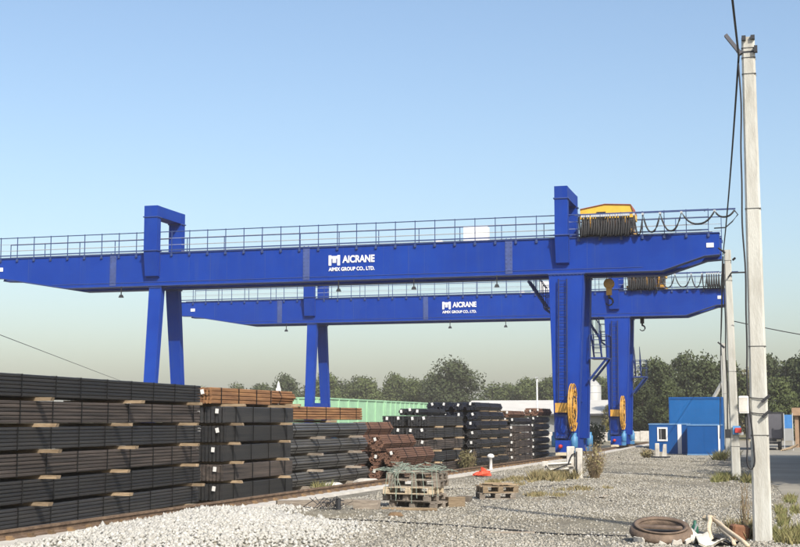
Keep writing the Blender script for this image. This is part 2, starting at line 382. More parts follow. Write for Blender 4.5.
# ------------------------------------------------------------------ gantry cranes
def text_mesh(s, size, bold):
    cu = bpy.data.curves.new('t', 'FONT'); cu.body = s; cu.size = size; cu.offset = bold; cu.extrude = .004
    ob = bpy.data.objects.new('t', cu); COL.objects.link(ob)
    me = bpy.data.meshes.new_from_object(ob.evaluated_get(bpy.context.evaluated_depsgraph_get()))
    bpy.data.objects.remove(ob); return me
def put_text(s, x0, x1, z0, z1, y, parent, bold):
    me = text_mesh(s, 1.0, bold); co = np.empty(len(me.vertices) * 3); me.vertices.foreach_get('co', co); co = co.reshape(-1, 3)
    mn, mx = co.min(0), co.max(0); q = np.empty_like(co)
    q[:, 0] = x0 + (co[:, 0] - mn[0]) / (mx[0] - mn[0]) * (x1 - x0); q[:, 2] = z0 + (co[:, 1] - mn[1]) / (mx[1] - mn[1]) * (z1 - z0)
    q[:, 1] = y - co[:, 2]
    me.vertices.foreach_set('co', q.ravel()); me.update(); me.materials.clear()
    return link('lettering', me, 'letter', parent)

def cable_loops(xs_, ztop, depth, y, r=.032):
    path = []
    for i in range(len(xs_) - 1):
        a, b = xs_[i], xs_[i + 1]; d = depth[i] if isinstance(depth, list) else depth
        n_ = 10
        for k in range(n_ + (i == len(xs_) - 2)):
            t = k / n_; path.append((a + (b - a) * t, y + .03 * math.sin(t * 6.28), ztop - d * (1 - abs(2 * t - 1) ** 2.4)))
    return path

def railing(root, name, x0, x1, y, z, skip=(), step=.96, mid='galv', foot=True):
    rl = MB()
    rl.tube([(x0, y, z + 1.08), (x1, y, z + 1.08)], .025, 6)
    top = rl.obj(name, 'blue_rail', root)
    mm = MB()
    for h_ in (.42, .75): mm.tube([(x0, y, z + h_), (x1, y, z + h_)], .011, 4)
    mm.obj('mid_rail', mid, top)
    t = MB().box(x0, x1, y - .008, y + .008, z + .13, z + .19); t.obj('toe_board', 'blue_rail', top)
    pm = MB().box(-.016, .016, -.02, .02, -.14 if foot else 0, 1.12).box(-.05, .05, -.035, .03, -.16, -.02).mesh('post'); pm.materials.append(M['blue_rail'])
    n_ = max(1, round((x1 - x0) / step))
    for i in range(n_ + 1):
        px = x0 + (x1 - x0) * i / n_
        if not any(a < px < b for a, b in skip): link('post', pm, None, top, loc=(px, y, z))
    return top

def tapered_leg(root, b, t, ladder=None, name='leg'):
    lg = MB().frustum(b, t).obj(name, 'blue', root)
    fl = MB().box(t[0] - .05, t[1] + .05, t[2] - .05, t[3] + .05, t[4], t[4] + .05)
    nb = 9
    for i in range(nb):
        x = t[0] + (t[1] - t[0]) * (i + .5) / nb; fl.box(x - .025, x + .025, t[2] - .045, t[2] + .0, t[4] - .04, t[4] + .0)
    fl.obj('flange', 'blue_dark', lg)
    rb = MB()                                         # stiffener edges along both front corners
    for sx in (0, 1):
        rb.bar((b[sx], b[2] - .004, b[4]), (t[sx], t[2] - .004, t[4]), .03)
    rb.obj('edge_rib', 'blue', lg)
    if ladder is not None:
        l_ = MB(); H = t[4] - b[4]
        def at(f_, off): 
            y = b[2] + (t[2] - b[2]) * f_ - .16; return (ladder + off, y, b[4] + H * f_)
        for s_ in (-.19, .19): l_.bar(at(.02, s_), at(.97, s_), .05)
        for k in range(26):
            f_ = .03 + .93 * k / 25; l_.tube([at(f_, -.19), at(f_, .19)], .016, 4)
        for k in range(6):
            f_ = .06 + .86 * k / 5
            for s_ in (-.19, .19):
                q = at(f_, s_); l_.bar(q, (q[0], q[1] + .17, q[2]), .04)
        l_.obj('ladder', 'ladder_blue', lg)
    return lg

def stair(root, p0, p1, w, name='stair'):
    m = MB(); a, b = Vector(p0), Vector(p1)
    for s_ in (-w / 2, w / 2):
        o_ = Vector((0, s_, 0)); m.bar(a + o_, b + o_, .09)
        m.tube([a + o_ + Vector((0, 0, .9)), b + o_ + Vector((0, 0, .9))], .02, 5)
        for k in range(4):
            q = a.lerp(b, k / 3) + o_; m.tube([q, q + Vector((0, 0, .9))], .018, 4)
    n_ = max(3, int((a - b).length / .24))
    for k in range(1, n_):
        q = a.lerp(b, k / n_); m.box(q.x - .1, q.x + .1, q.y - w / 2, q.y + w / 2, q.z - .012, q.z + .012)
    return m.obj(name, 'blue_dark', root)

def ystair(root, p0, p1, w):
    m = MB(); a, b = Vector(p0), Vector(p1)
    for s_ in (-w / 2, w / 2):
        o_ = Vector((s_, 0, 0)); m.bar(a + o_, b + o_, .06)
        m.tube([a + o_ + Vector((0, 0, .9)), b + o_ + Vector((0, 0, .9))], .016, 5)
        for k in range(4):
            q = a.lerp(b, k / 3) + o_; m.tube([q, q + Vector((0, 0, .9))], .014, 4)
    n_ = max(3, int((a - b).length / .24))
    for k in range(1, n_):
        q = a.lerp(b, k / n_); m.box(q.x - w / 2, q.x + w / 2, q.y - .09, q.y + .09, q.z - .012, q.z + .012)
    return m.obj('stair', 'blue_dark', root)

def platform(root, x0, x1, y0, y1, z, brace=None, name='platform'):
    m = MB().box(x0, x1, y0, y1, z - .06, z)
    if brace: m.bar(*brace[:2], .08)
    if brace and len(brace) > 2: m.bar(*brace[2:], .08)
    pl = m.obj(name, 'blue_dark', root)
    r = MB(); c = [(x0, y0), (x1, y0), (x1, y1), (x0, y1)]
    for i in range(4):
        a, b = c[i], c[(i + 1) % 4]
        if i == 3 and x0 > -9.5 or i == 1 and x0 < -9.5: continue
        for h_ in (.55, 1.05): r.tube([(*a, z + h_), (*b, z + h_)], .018, 5)
        k_ = max(1, round((Vector(a) - Vector(b)).length / .6))
        for k in range(k_ + 1):
            q = Vector(a).lerp(Vector(b), k / k_); r.tube([(q.x, q.y, z), (q.x, q.y, z + 1.05)], .018, 4)
    r.obj('guard_rail', 'blue_rail', pl)
    return pl

def crane(label, loc, scale, far):
    # local: x = world x when loc.x == 0, y = 0 at the middle between the girders, z = 0 top of rail foundation
    root = thing('gantry_crane', label, 'gantry crane', loc, 0, 'blue gantry cranes', scale)
    XL, XR, ZT, ZB = -40.2, -2.8, 10.06, 8.47
    poly = [(XL, ZT), (XL, 9.15), (XL + .8, 9.12), (-35.4, ZB), (-5.35, ZB), (-3.45, 9.08), (XR, 9.12), (XR, ZT)]
    bot = poly[1:7]
    for gi, (y0, y1) in enumerate(((-1.2, -.65), (.65, 1.2))):
        gd = MB().prism(poly, y0, y1).obj('girder', 'blue', root)
        fl = MB()                                     # flanges, top and bottom, standing proud of the web
        fl.box(XL - .02, XR + .02, y0 - .05, y1 + .05, ZT + .002, ZT + .035)
        for i in range(len(bot) - 1):
            (xa, za), (xb, zb) = bot[i], bot[i + 1]
            fl.add([(xa, y0 - .06, za - .003), (xb, y0 - .06, zb - .003), (xb, y1 + .06, zb - .003), (xa, y1 + .06, za - .003),
                    (xa, y0 - .06, za - .04), (xb, y0 - .06, zb - .04), (xb, y1 + .06, zb - .04), (xa, y1 + .06, za - .04)],
                   [(0, 3, 2, 1), (4, 5, 6, 7), (0, 1, 5, 4), (2, 3, 7, 6), (0, 4, 7, 3), (1, 2, 6, 5)])
        fl.obj('flange', 'blue_dark', gd)
        if gi == 0:
            for xs0 in (-32.75, -22.35, -12.35):
                sp = MB().box(xs0 - .17, xs0 + .17, y0 - .02, y0 - .002, ZB + .03, ZT - .03)
                for i in range(9):
                    for s_ in (-.11, .11): sp.box(xs0 + s_ - .025, xs0 + s_ + .025, y0 - .04, y0 - .02, ZB + .12 + i * .19, ZB + .17 + i * .19)
                sp.obj('splice_plate', 'splice', gd)
            wl = MB()
            for xs0 in (-37.6, -27.4, -17.2, -8.7): wl.box(xs0 - .008, xs0 + .008, y0 - .006, y0 - .001, ZB + .02 if xs0 > -36 else 8.9, ZT)
            for q in range(14):
                xq = -34.6 + q * 2.02; wl.box(xq - .005, xq + .005, y0 - .004, y0 - .001, ZB + .18, ZT - .01)
            wl.box(-36.2, -6.2, y0 - .02, y0 - .001, ZB + .15, ZB + .175)
            wl.obj('weld_seam', 'blue_dark', gd)
            for xp in (XL + .95, -3.2):
                MB().box(xp - .16, xp + .16, y0 - .03, y0 - .004, 9.42, 9.62).obj('number_plate', 'white', gd)
        # rail for the trolley
        MB().box(XL + .3, XR - .3, (y0 + y1) / 2 - .03, (y0 + y1) / 2 + .03, ZT + .035, ZT + .10).obj('trolley_rail', 'dark_steel', gd)
    # end tie beams
    for xe in (XL + .15, XR - .15): MB().box(xe - .14, xe + .14, -.65, .65, 9.3, 9.8).obj('end_tie', 'blue', root)
    # handrails
    railing(root, 'railing', XL, -3.25, -1.24, ZT, ((-31.0, -30.0), (-10.3, -9.4)))
    railing(root, 'railing', XL, XR, 1.24, ZT, ((-31.0, -30.0), (-10.3, -9.4)), 2.08, 'galv')
    # portal saddles over the trolley track
    for xc, w in ((-30.5, .72), (-9.82, .6)):
        a, b = xc - w / 2, xc + w / 2
        po = MB().prism([(-1.62, 12.45), (-1.62, 10.2), (-1.42, 8.92), (-1.205, 8.85), (-1.205, 12.45)], a, b, 'x').obj('saddle_post', 'blue', root)
        pb = MB().prism([(1.205, 12.45), (1.205, 8.85), (1.42, 8.92), (1.62, 10.2), (1.62, 12.45)], a, b, 'x').obj('saddle_post', 'blue', root)
        cb = MB().box(a + .004, b - .004, -1.2, 1.2, 11.9, 12.446).obj('crossbeam', 'blue', root)
        for sy in (-1, 1):
            y0, y1 = (-1.66, -1.17) if sy < 0 else (1.17, 1.66)
            for z in (11.86, 10.16): MB().box(a - .05, b + .05, y0, y1, z, z + .05).obj('flange', 'blue_dark', po if sy < 0 else pb)
        bl = MB()
        for i in range(12):
            for xx in (b + .002,): bl.box(xx - .01, xx + .02, -1.30, -1.24, 8.98 + i * .1, 9.03 + i * .1)
        stuff(bl.obj('bolt_row', 'blue_dark', po))
    # legs: wide on the near rail, slender on the far rail
    tapered_leg(root, (-10.14, -9.14, -2.0, -1.4, .902), (-10.43, -8.86, -1.45, -.65, 8.37), -9.78)
    tapered_leg(root, (-10.14, -9.14, 1.2, 1.8, .902), (-10.43, -8.86, .6, 1.35, 8.37))
    tapered_leg(root, (-30.6, -30.05, -2.05, -1.7, .86), (-30.72, -30.08, -1.17, -.72, 8.37))
    tapered_leg(root, (-30.6, -30.05, 1.7, 2.05, .86), (-30.72, -30.08, .72, 1.17, 8.37))
    for xc in (-9.66, -30.36):
        h = MB().box(xc - .3, xc + .3, -3.1, 3.1, .3, .86).obj('end_carriage', 'blue', root)
        for yp in (-1.75, 1.75): MB().box(xc - .33, xc + .33, yp - .5, yp + .5, .862, .9).obj('mounting_plate', 'blue_dark', h)
        for yw in (-2.7, 2.7):
            w = MB().lathe([(.001, -.09), (.27, -.09), (.27, -.06), (.22, -.05), (.22, .05), (.27, .06), (.27, .09), (.001, .09)], 20, (xc, yw, .415), 'x').obj('wheel', 'dark_steel', root, False)
            MB().box(xc - .34, xc + .34, yw - .2, yw + .2, .28, .52).obj('wheel_box', 'blue_dark', h)
            s_ = math.copysign(1, yw)
            m_ = MB().lathe([(.001, -.3), (.14, -.3), (.17, -.26), (.17, .18), (.12, .22), (.12, .36), (.001, .36)], 14, (xc + .42, yw - s_ * .3, .82), 'z').obj('drive_motor', 'motor_blue', root, True)
            MB().box(xc + .3, xc + .56, yw - s_ * .3 - .14, yw - s_ * .3 + .14, .28, .5).obj('gearbox', 'motor_blue', m_)
            m_ = MB().lathe([(.001, -.3), (.14, -.3), (.17, -.26), (.17, .18), (.12, .22), (.12, .36), (.001, .36)], 14, (xc - .42, yw - s_ * .3, .86), 'z').obj('drive_motor', 'motor_blue', root, True)
            MB().lathe([(.001, -.16), (.06, -.16), (.085, -.1), (.085, .12), (.001, .12)], 12, (xc - .05, yw + s_ * .52, .6), 'y').obj('buffer', 'red', root, True)
            MB().box(xc - .28, xc + .2, yw + s_ * .42 - .05, yw + s_ * .42 + .05, .2, .34).obj('rail_sweep', 'cream', root)
        # cross stays between the two legs
    MB().box(-9.98, -9.35, -1.62, 1.62, 2.6, 3.0).obj('leg_tie', 'blue', root)
    MB().box(-30.6, -30.1, -1.62, 1.62, 2.6, 3.0).obj('leg_tie', 'blue', root)
    el = MB().box(-10.06, -9.5, -2.72, -2.42, .95, 2.0).obj('control_cabinet', 'blue_dark', root)
    MB().box(-9.98, -9.58, -2.735, -2.722, 1.05, 1.9).obj('door', 'blue', el)
    # cable reel on the leg front
    rc = (-9.22, -2.72, 2.3)
    rl = MB()
    for dx in (-.05, .05):
        for rr in (1.04, .78): rl.torus(rr, .03, 36, 6, (rc[0] + dx, rc[1], rc[2]), 'x')
        for k in range(12):
            an = k * math.pi / 6; c_, s_ = math.cos(an), math.sin(an)
            rl.bar((rc[0] + dx * .6, rc[1] + .12 * c_, rc[2] + .12 * s_), (rc[0] + dx, rc[1] + 1.03 * c_, rc[2] + 1.03 * s_), .03)
    ro = rl.obj('cable_reel', 'gold', root)
    MB().lathe([(.001, -.14), (.16, -.14), (.16, .14), (.001, .14)], 16, rc, 'x').obj('hub', 'gold', ro)
    cb = MB()
    for k in range(4): cb.torus(.45 + .05 * (k % 2), .03, 32, 5, (rc[0] - .045 + .03 * k, rc[1], rc[2]), 'x')
    cb.obj('wound_cable', 'rubber', ro)
    MB().box(-9.98, -9.42, -2.95, -2.5, 2.08, 2.5).box(-9.44, -9.3, -2.8, -2.64, 2.2, 2.4).obj('reel_drive', 'gold', ro)
    MB().box(-9.95, -9.5, -2.5, -2.1, 2.14, 2.44).obj('bracket', 'blue_dark', ro)
    # trolley with hoist house and hook
    tx0, tx1 = -9.05, -6.62
    tr = MB().box(tx0, tx1, -1.1, 1.1, ZT + .14, ZT + .36)
    for xw in (tx0 + .3, tx1 - .3):
        for yw in (-.925, .925): tr.lathe([(.001, -.05), (.14, -.05), (.14, .05), (.001, .05)], 12, (xw, yw, ZT + .24), 'y')
    tr = tr.obj('trolley', 'gold', root)
    hp = [(tx0, 10.98), (tx0, 11.42), (tx0 + 1.15, 11.62), (tx1 - .1, 11.55), (tx1, 11.25), (tx1, 10.98)]
    MB().prism(hp, -.85, .85).obj('hoist_house', 'yellow', tr)
    MB().box(tx0 + .1, tx1 - .1, -.75, .75, ZT + .362, 10.975).obj('hoist_machinery', 'trim_brown', tr)
    for i in range(9):
        xx = tx0 + .12 + i * .27; MB().box(xx, xx + .1, -.86, -.752, ZT + .362, 10.975).obj('machinery_frame', 'gold' if i % 3 == 1 else 'dark_steel', tr)
    rf_ = MB()
    for i in range(1, 4):
        (xa, za), (xb, zb) = hp[i], hp[i + 1]
        rf_.add([(xa, -.9, za + .002), (xb, -.9, zb + .002), (xb, .9, zb + .002), (xa, .9, za + .002), (xa, -.9, za + .03), (xb, -.9, zb + .03), (xb, .9, zb + .03), (xa, .9, za + .03)],
                [(0, 3, 2, 1), (4, 5, 6, 7), (0, 1, 5, 4), (2, 3, 7, 6), (0, 4, 7, 3), (1, 2, 6, 5)])
    rf_.obj('roof_edge', 'trim_red', tr)
    MB().box(tx0 + .8, tx0 + 1.15, -.87, -.853, 11.0, 11.25).box(tx0 + .76, tx0 + 1.19, -.9, -.853, 11.25, 11.28).obj('vent', 'dark_steel', tr)
    hz_ = 7.95 if not far else 8.5; hxk = -7.88 if not far else -8.2
    hk = MB()
    for dx in (-.1, .1): hk.tube([(hxk + dx, 0, ZT + .2), (hxk + dx, 0, hz_ + .2)], .012, 4)
    hk = hk.obj('hoist_rope', 'dark_steel', root)
    MB().lathe([(.001, -.12), (.2, -.12), (.25, -.06), (.25, .06), (.2, .12), (.001, .12)], 18, (hxk, 0, hz_ + .08), 'y').box(hxk - .12, hxk + .12, -.1, .1, hz_ - .45, hz_ - .1).obj('hook_block', 'gold' if not far else 'hook_steel', hk)
    pth = [(hxk, 0, hz_ - .45), (hxk, 0, hz_ - .56)] + [(hxk + .17 * math.sin(t), 0, hz_ - .75 + .17 * math.cos(t)) for t in np.linspace(0, 4.3, 14)]
    MB().tube(pth, .06, 8, .025).obj('hook', 'hook_steel', hk, True)
    # festoon cable along the cantilever
    fr = MB().box(-9.2, -2.05, -1.5, -1.44, ZT + .98, ZT + 1.05)
    for xb in (-9.0, -7.0, -5.2, -3.4): fr.bar((xb, -1.46, ZT + 1.0), (xb, -1.24, ZT + 1.0), .04)
    fr = fr.obj('festoon_track', 'blue_rail', root)
    if not far: hang = list(np.linspace(-9.0, -6.75, 21)) + [-6.5, -6.1, -5.35, -4.4, -2.95, -2.1]
    else: hang = list(np.linspace(-8.9, -7.2, 13)) + [-6.85, -5.95, -4.95, -4.3] + list(np.linspace(-4.0, -2.75, 9))
    jr = random.Random(2); hang = [h_ + (jr.uniform(-.025, .025) if 0 < i_ < len(hang) - 1 else 0) for i_, h_ in enumerate(hang)]
    dep = [jr.uniform(.84, .97) if b - a < .5 else .86 - .1 * (b - a - .5) for a, b in zip(hang[:-1], hang[1:])]
    if not far: dep[-2] = .55; dep[-1] = .28
    for yy_ in ((-1.48, -1.41)):
        MB().tube(cable_loops(hang, ZT + .95, dep, yy_), .04, 6).obj('festoon_cable', 'rubber', fr, True)
    for x_ in hang[1:-1]:
        MB().box(x_ - .05, x_ + .05, -1.51, -1.37, ZT + .9, ZT + 1.0).obj('cable_carrier', 'galv', fr)
    if not far:
        MB().tube([(-2.1, -1.47, ZT + .95), (-1.95, -1.47, ZT + .75), (-2.2, -1.45, ZT + .45), (-2.5, -1.4, ZT + .2), (-3.0, -1.3, ZT + .2)], .03, 6).obj('feed_cable', 'rubber', fr, True)
    # flood lights under the girder
    for x_ in (-32.2, -20.65, -16.9, -12.9):
        MB().frustum((x_ - .11, x_ + .11, -1.42, -1.23, 7.88), (x_ - .06, x_ + .06, -1.38, -1.27, 8.02)).box(x_ - .02, x_ + .02, -1.35, -1.3, 8.02, 8.44).obj('floodlight', 'dark_steel', root)
    # cabinets on the walkway
    wc = MB().cbox(-14.95, -13.75, .62, 1.1, ZT + .04, ZT + .98).obj('electric_cabinet', 'white', root)
    MB().cbox(-16.35, -16.05, .7, 1.0, ZT + .04, ZT + .4).cbox(-15.6, -15.2, .7, 1.0, ZT + .04, ZT + .3).obj('junction_box', 'white', root)
    # access stairs and platforms
    stair(root, (-11.95, 1.75, ZB - .05), (-11.1, 1.75, 7.15), .55)
    platform(root, -11.2, -10.45, 1.3, 2.1, 7.12, ((-11.15, 1.4, 7.06), (-10.42, 1.4, 6.5)))
    platform(root, -8.93, -8.12, .7, 2.2, 4.67, ((-8.16, .8, 4.6), (-8.98, .8, 3.6), (-8.16, 2.1, 4.6), (-8.98, 2.1, 3.6)))
    ystair(root, (-8.68, .85, 5.7), (-8.68, 1.75, 4.72), .36)
    # emblem and lettering on the near girder web
    yb = -1.222
    em = MB()
    ex0, ex1, ez0, ez1 = -21.2, -20.62, 9.16, 9.66
    em.box(ex0, ex0 + .14, yb - .006, yb, ez0, ez1).box(ex1 - .14, ex1, yb - .006, yb, ez0, ez1)
    em.box(ex0 + .14, ex1 - .14, yb - .006, yb, ez1 - .17, ez1 - .04).box((ex0 + ex1) / 2 - .055, (ex0 + ex1) / 2 + .055, yb - .006, yb, ez0 + .13, ez1 - .17)
    em.prism([(ex0 + .2, ez0 + .13), (ex0 + .24, ez0 + .13), (ex0 + .24, ez1 - .17), (ex0 + .2, ez1 - .17)], yb - .006, yb)
    em.prism([(ex1 - .24, ez0 + .13), (ex1 - .2, ez0 + .13), (ex1 - .2, ez1 - .17), (ex1 - .24, ez1 - .17)], yb - .006, yb)
    em.obj('emblem', 'letter', root)
    put_text('AICRANE', -20.5, -18.88, 9.27, 9.63, yb, root, .035)
    put_text('AIMIX GROUP CO., LTD.', -21.2, -18.88, 8.86, 9.07, yb, root, .03)
    return root

crane('blue gantry crane whose wide leg stands beside the white signal post, yellow hoist house', (0, 62.55, .0), 1.0, False)
crane('blue gantry crane standing behind the other one, hoist hidden behind its railing', (-.75, 84.0, -.02), .955, True)

# ------------------------------------------------------------------ steel bundles and timber spacers
ORD = ['bottom', 'second', 'third', 'fourth', 'fifth', 'sixth', 'seventh', 'eighth']
STRAPS = {}
def strap_ring(poly, w=.03):
    key = tuple(poly)
    if key not in STRAPS:
        n = len(poly); cx = sum(p[0] for p in poly) / n; cz = sum(p[1] for p in poly) / n
        q = []
        for x, z in poly:
            d = math.hypot(x - cx, z - cz); k = (d + .006) / d; q.append((cx + (x - cx) * k, cz + (z - cz) * k))
        v = [(x, -w / 2, z) for x, z in poly] + [(x, -w / 2, z) for x, z in q] + [(x, w / 2, z) for x, z in q] + [(x, w / 2, z) for x, z in poly]
        f = []
        for i in range(n):
            j = (i + 1) % n
            for k in range(3): f.append((k * n + i, k * n + j, (k + 1) * n + j, (k + 1) * n + i))
        me = MB().add(v, f).mesh('strap'); me.materials.append(M['strap']); STRAPS[key] = me
    return STRAPS[key]
tagm = MB().box(-.038, .038, -.008, 0, -.05, .05).mesh('tag'); tagm.materials.append(M['tag'])

def bundle(label, loc, rz, L, rows, cols, W, H, m, straps, tags=(), rgap=.008, cgap=.004, group=None, jitter=.006, seed=0, ends=.02):
    """flat-sided bundle: local x = across, y = along, z up"""
    r = random.Random(seed * 131 + int(loc[1] * 100) + int(loc[2] * 1000))
    root = thing('steel_bundle', label, 'steel bundle', loc, rz, group)
    mb = MB(); ph, pw = H / rows, W / cols
    for i in range(rows):
        for j in range(cols):
            if 0 < i < rows - 1 and 0 < j < cols - 1 and not tags: continue
            z0, x0 = i * ph, -W / 2 + j * pw
            ox = r.uniform(-jitter, jitter); ya, yb = r.uniform(-ends, ends), L + r.uniform(-ends, ends)
            c = min(ph - rgap, pw - cgap) * .22
            xa, xb, za, zb = x0 + cgap / 2 + ox, x0 + pw - cgap / 2 + ox, z0 + rgap / 2, z0 + ph - rgap / 2
            mb.prism([(xa + c, za), (xb - c, za), (xb, za + c), (xb, zb - c), (xb - c, zb), (xa + c, zb), (xa, zb - c), (xa, za + c)], ya, yb)
    mb.box(-W / 2 + .03, W / 2 - .03, .08, L - .08, .02, H - .02)
    stuff(mb.obj('bars', m, root))
    e = jitter + .002
    me = strap_ring([(round(W / 2 + e, 4), -.002), (round(W / 2 + e, 4), round(H, 4)), (round(-W / 2 - e, 4), round(H, 4)), (round(-W / 2 - e, 4), -.002)])
    for s in straps: link('strap', me, None, root, loc=(0, s + r.uniform(-.05, .05), 0))
    for tx, tz in tags: link('tag', tagm, None, root, loc=(tx, -ends - .002, tz), rot=(0, r.uniform(-.3, .3), 0))
    return root
def hexrows(H, mid=5, n=5):
    r = H / (2 + (n - 1) * 1.732); h = n // 2
    return r, [mid - abs(i - h) for i in range(n)]
def hex_bundle(label, loc, rz, L, H, m, straps, tags=1, mid=5, nrow=5, group=None, seed=0):
    r_ = random.Random(seed * 77 + int(loc[1] * 100) + int(loc[2] * 1000) + int(loc[0] * 50))
    root = thing('steel_bundle', label, 'steel bundle', loc, rz, group)
    r, rows = hexrows(H, mid, nrow); mb = MB()
    for i, k in enumerate(rows):
        z = r + i * 1.732 * r
        for j in range(k):
            x = (j - (k - 1) / 2) * 2 * r; a, b = r_.uniform(-.04, .04), L + r_.uniform(-.05, .05)
            mb.prism([(x + r * .97 * math.cos(t), z + r * .97 * math.sin(t)) for t in [math.pi / 8 + q * math.pi / 4 for q in range(8)]], a, b)
    stuff(mb.obj('bars', m, root))
    hw = mid * r + .004; tw = rows[0] * r + .004
    me = strap_ring([(round(hw, 4), round(H / 2, 4)), (round(tw, 4), round(H + .002, 4)), (round(-tw, 4), round(H + .002, 4)), (round(-hw, 4), round(H / 2, 4)), (round(-tw, 4), -.002), (round(tw, 4), -.002)])
    for s in straps: link('strap', me, None, root, loc=(0, s + r_.uniform(-.06, .06), 0))
    for k in range(tags):
        link('tag', tagm, None, root, loc=((k - (tags - 1) / 2) * hw * .9 + r_.uniform(-.03, .03), -.045, H * .72 + r_.uniform(-.03, .03)), rot=(0, r_.uniform(-.4, .4), 0))
    return root
TM = {}
def timber(loc, rz, L, label, w=.1, h=.07, m='timber', name='timber_spacer', group='timber spacers'):
    k = (round(L, 1), w, h, m, rnd.randrange(3))
    if k not in TM:
        j = lambda: rnd.uniform(-.012, .012); L2 = round(L, 1) / 2
        v = [(sx * L2 + (j() * 2 if sx > 0 else 0), sy * w / 2 + j(), (0 if sz < 0 else h)) for sz in (-1, 1) for sy in (-1, 1) for sx in (-1, 1)]
        me = MB().add(v, [(0, 2, 3, 1), (4, 5, 7, 6), (0, 1, 5, 4), (2, 6, 7, 3), (0, 4, 6, 2), (1, 3, 7, 5)]).mesh('timber'); me.materials.append(M[m]); TM[k] = me
    o = link(name, TM[k], None, None, loc=loc, rot=(0, 0, rz))
    return tag(o, label, 'timber', group)

def frame(o, rz):
    c, s = math.cos(rz), math.sin(rz)
    return lambda x, y, z: (o[0] + x * c - y * s, o[1] + x * s + y * c, z)

# stack 1: six long layers, leaving the frame on the left side
rz = math.atan2(.43, 7.91); f1 = frame((-11.53, 25.47), rz)      # local y runs along the stack, far end at y=0
W1 = 1.15
mats1 = ['black_bar', 'black_bar', 'brown_bar', 'black_bar', 'brown_bar', 'black_bar']
for k in range(6):
    z = .10 + k * .4; off = rnd.uniform(-.018, .018)
    bundle(f'{ORD[k]} layer of long {"brownish" if mats1[k][1] == "r" else "black"} bars in the six layer stack beside the white gravel', f1(-W1 / 2 + off, -12 + rnd.uniform(-.12, .05), z), rz, 12, 6, 11, W1, .345, mats1[k],
           [.6 + 1.0 * i + rnd.uniform(-.1, .1) for i in range(12)], rgap=.007, jitter=.003, group='six layer stack of long bars', seed=k)
    for yl in (-.75, -3.75, -6.55, -9.6):
        y_ = yl + rnd.uniform(-.35, .35)
        q = f1(-W1 / 2 + .1 + rnd.uniform(-.03, .07), y_, z - .056 if k else .0)
        timber(q, rz + rnd.uniform(-.06, .06), W1 + .35, f'timber spacer under the {ORD[k]} layer of the six layer stack', .11, .054 if k else .098, group='spacers of the six layer stack')
# stack 2: five shorter black layers and a rusty one on top
f2 = frame((-11.42, 26.45), -.02); W2 = 1.5
for k in range(6):
    rust = k == 5; z = .07 + k * .405
    w = W2 if not rust else 1.3
    m2 = 'rust_bar' if rust else ('brown_bar' if k == 1 else 'black_bar')
    tg = [(w / 2 - .17 - rnd.uniform(0, .05), .25), (w / 2 - .62, .25)]
    bundle('rusty orange bundle lying on top of the five black layers' if rust else f'{ORD[k]} {"brownish " if k == 1 else ""}layer of the short stack topped by a rusty bundle',
           f2(-w / 2 - (.28 if rust else rnd.uniform(0, .06)), rnd.uniform(-.1, .1), z), -.02 + (.03 if rust else rnd.uniform(-.008, .008)), 3.9 + (.0 if not rust else -.35), 1 if not rust else 4, int(w / .08), w, .345, m2,
           [.5, 1.5, 2.5, 3.4], tg, rgap=.003, cgap=.018, jitter=.004, group='short stack of channel bundles', seed=10 + k, ends=.03)
    for yl in (.5, 3.2):
        timber(f2(-W2 / 2 + .06 + rnd.uniform(0, .08), yl + rnd.uniform(-.2, .2), z - .057 if k else 0), rnd.uniform(-.05, .05), W2 + .2, f'timber spacer under the {ORD[k]} layer of the short stack', .1, .056 if k else .068, group='spacers of the short stack')
# stack 3: four hexagonal layers, and a row behind that carries rusty bundles
f3 = frame((-11.62, 30.85), -.035)
for col, xo in enumerate((-.42, -1.32)):
    for k in range(4):
        z = .1 + k * .41
        hex_bundle(f'{ORD[k]} sloping sided black bundle in the {"front" if col == 0 else "rear"} row between channels and loose hexagonal bundles', f3(xo + rnd.uniform(-.05, .05), rnd.uniform(-.1, .1), z), -.035 + rnd.uniform(-.01, .01), 6.1 + rnd.uniform(-.2, .15), .345, 'grey_bar', [.7, 2.2, 3.7, 5.2], 1, 8, 5, 'sloping sided black bundles', 20 + k + col * 5)
        if col == 0:
            for yl in (1.7, 4.9):
                timber(f3(-.8, yl + rnd.uniform(-.3, .3), z - .063 if k else .0), -.03, 1.9, f'timber spacer under the {ORD[k]} sloping sided bundles', .12, .06 if k else .095, 'old_timber', group='spacers of the sloping sided bundles')
for i, yl in enumerate((2.5, 6.6)):
    timber(f3(-1.5, yl - 1.2, 1.68), -.03, 1.3, 'timber spacer under the long rusty bundle behind the black stack', .1, .07, group='spacers of the rusty bundles')
bundle('long flat rusty bundle lying behind the sloping sided black bundles', f3(-1.55, .0, 1.752), -.03, 8.3, 5, 9, .95, .36, 'rust_bar', [1, 2.4, 3.8, 5.2, 6.4, 7.7], group='rusty bundles', seed=31)
for yl in (.6, 3.2):
    timber(f3(-1.6, yl, 2.115), -.03, 1.1, 'timber spacer between the two rusty bundles', .1, .06, group='spacers of the rusty bundles')
hex_bundle('shorter rusty bundle on top of the long flat rusty bundle', f3(-1.6, -.6, 2.178), -.03, 4.2, .34, 'rust_bar', [.8, 2, 3.2], 1, 7, 5, 'rusty bundles', 33)
for k, (px, py) in enumerate(((-11.12, 32.6), (-10.98, 35.1))):
    o = MB().lathe([(.001, .2), (.2, .19), (.33, .12), (.38, .02), (.36, -.04)], 9).obj('concrete_lump', 'dirty_white', None, False, (px, py, .03), (0, 0, k * 1.3)); o.scale = (.8, 1.25, .8)
    tag(o, 'pale broken concrete lump at the foot of the sloping sided bundles', 'concrete lump', 'concrete lumps')
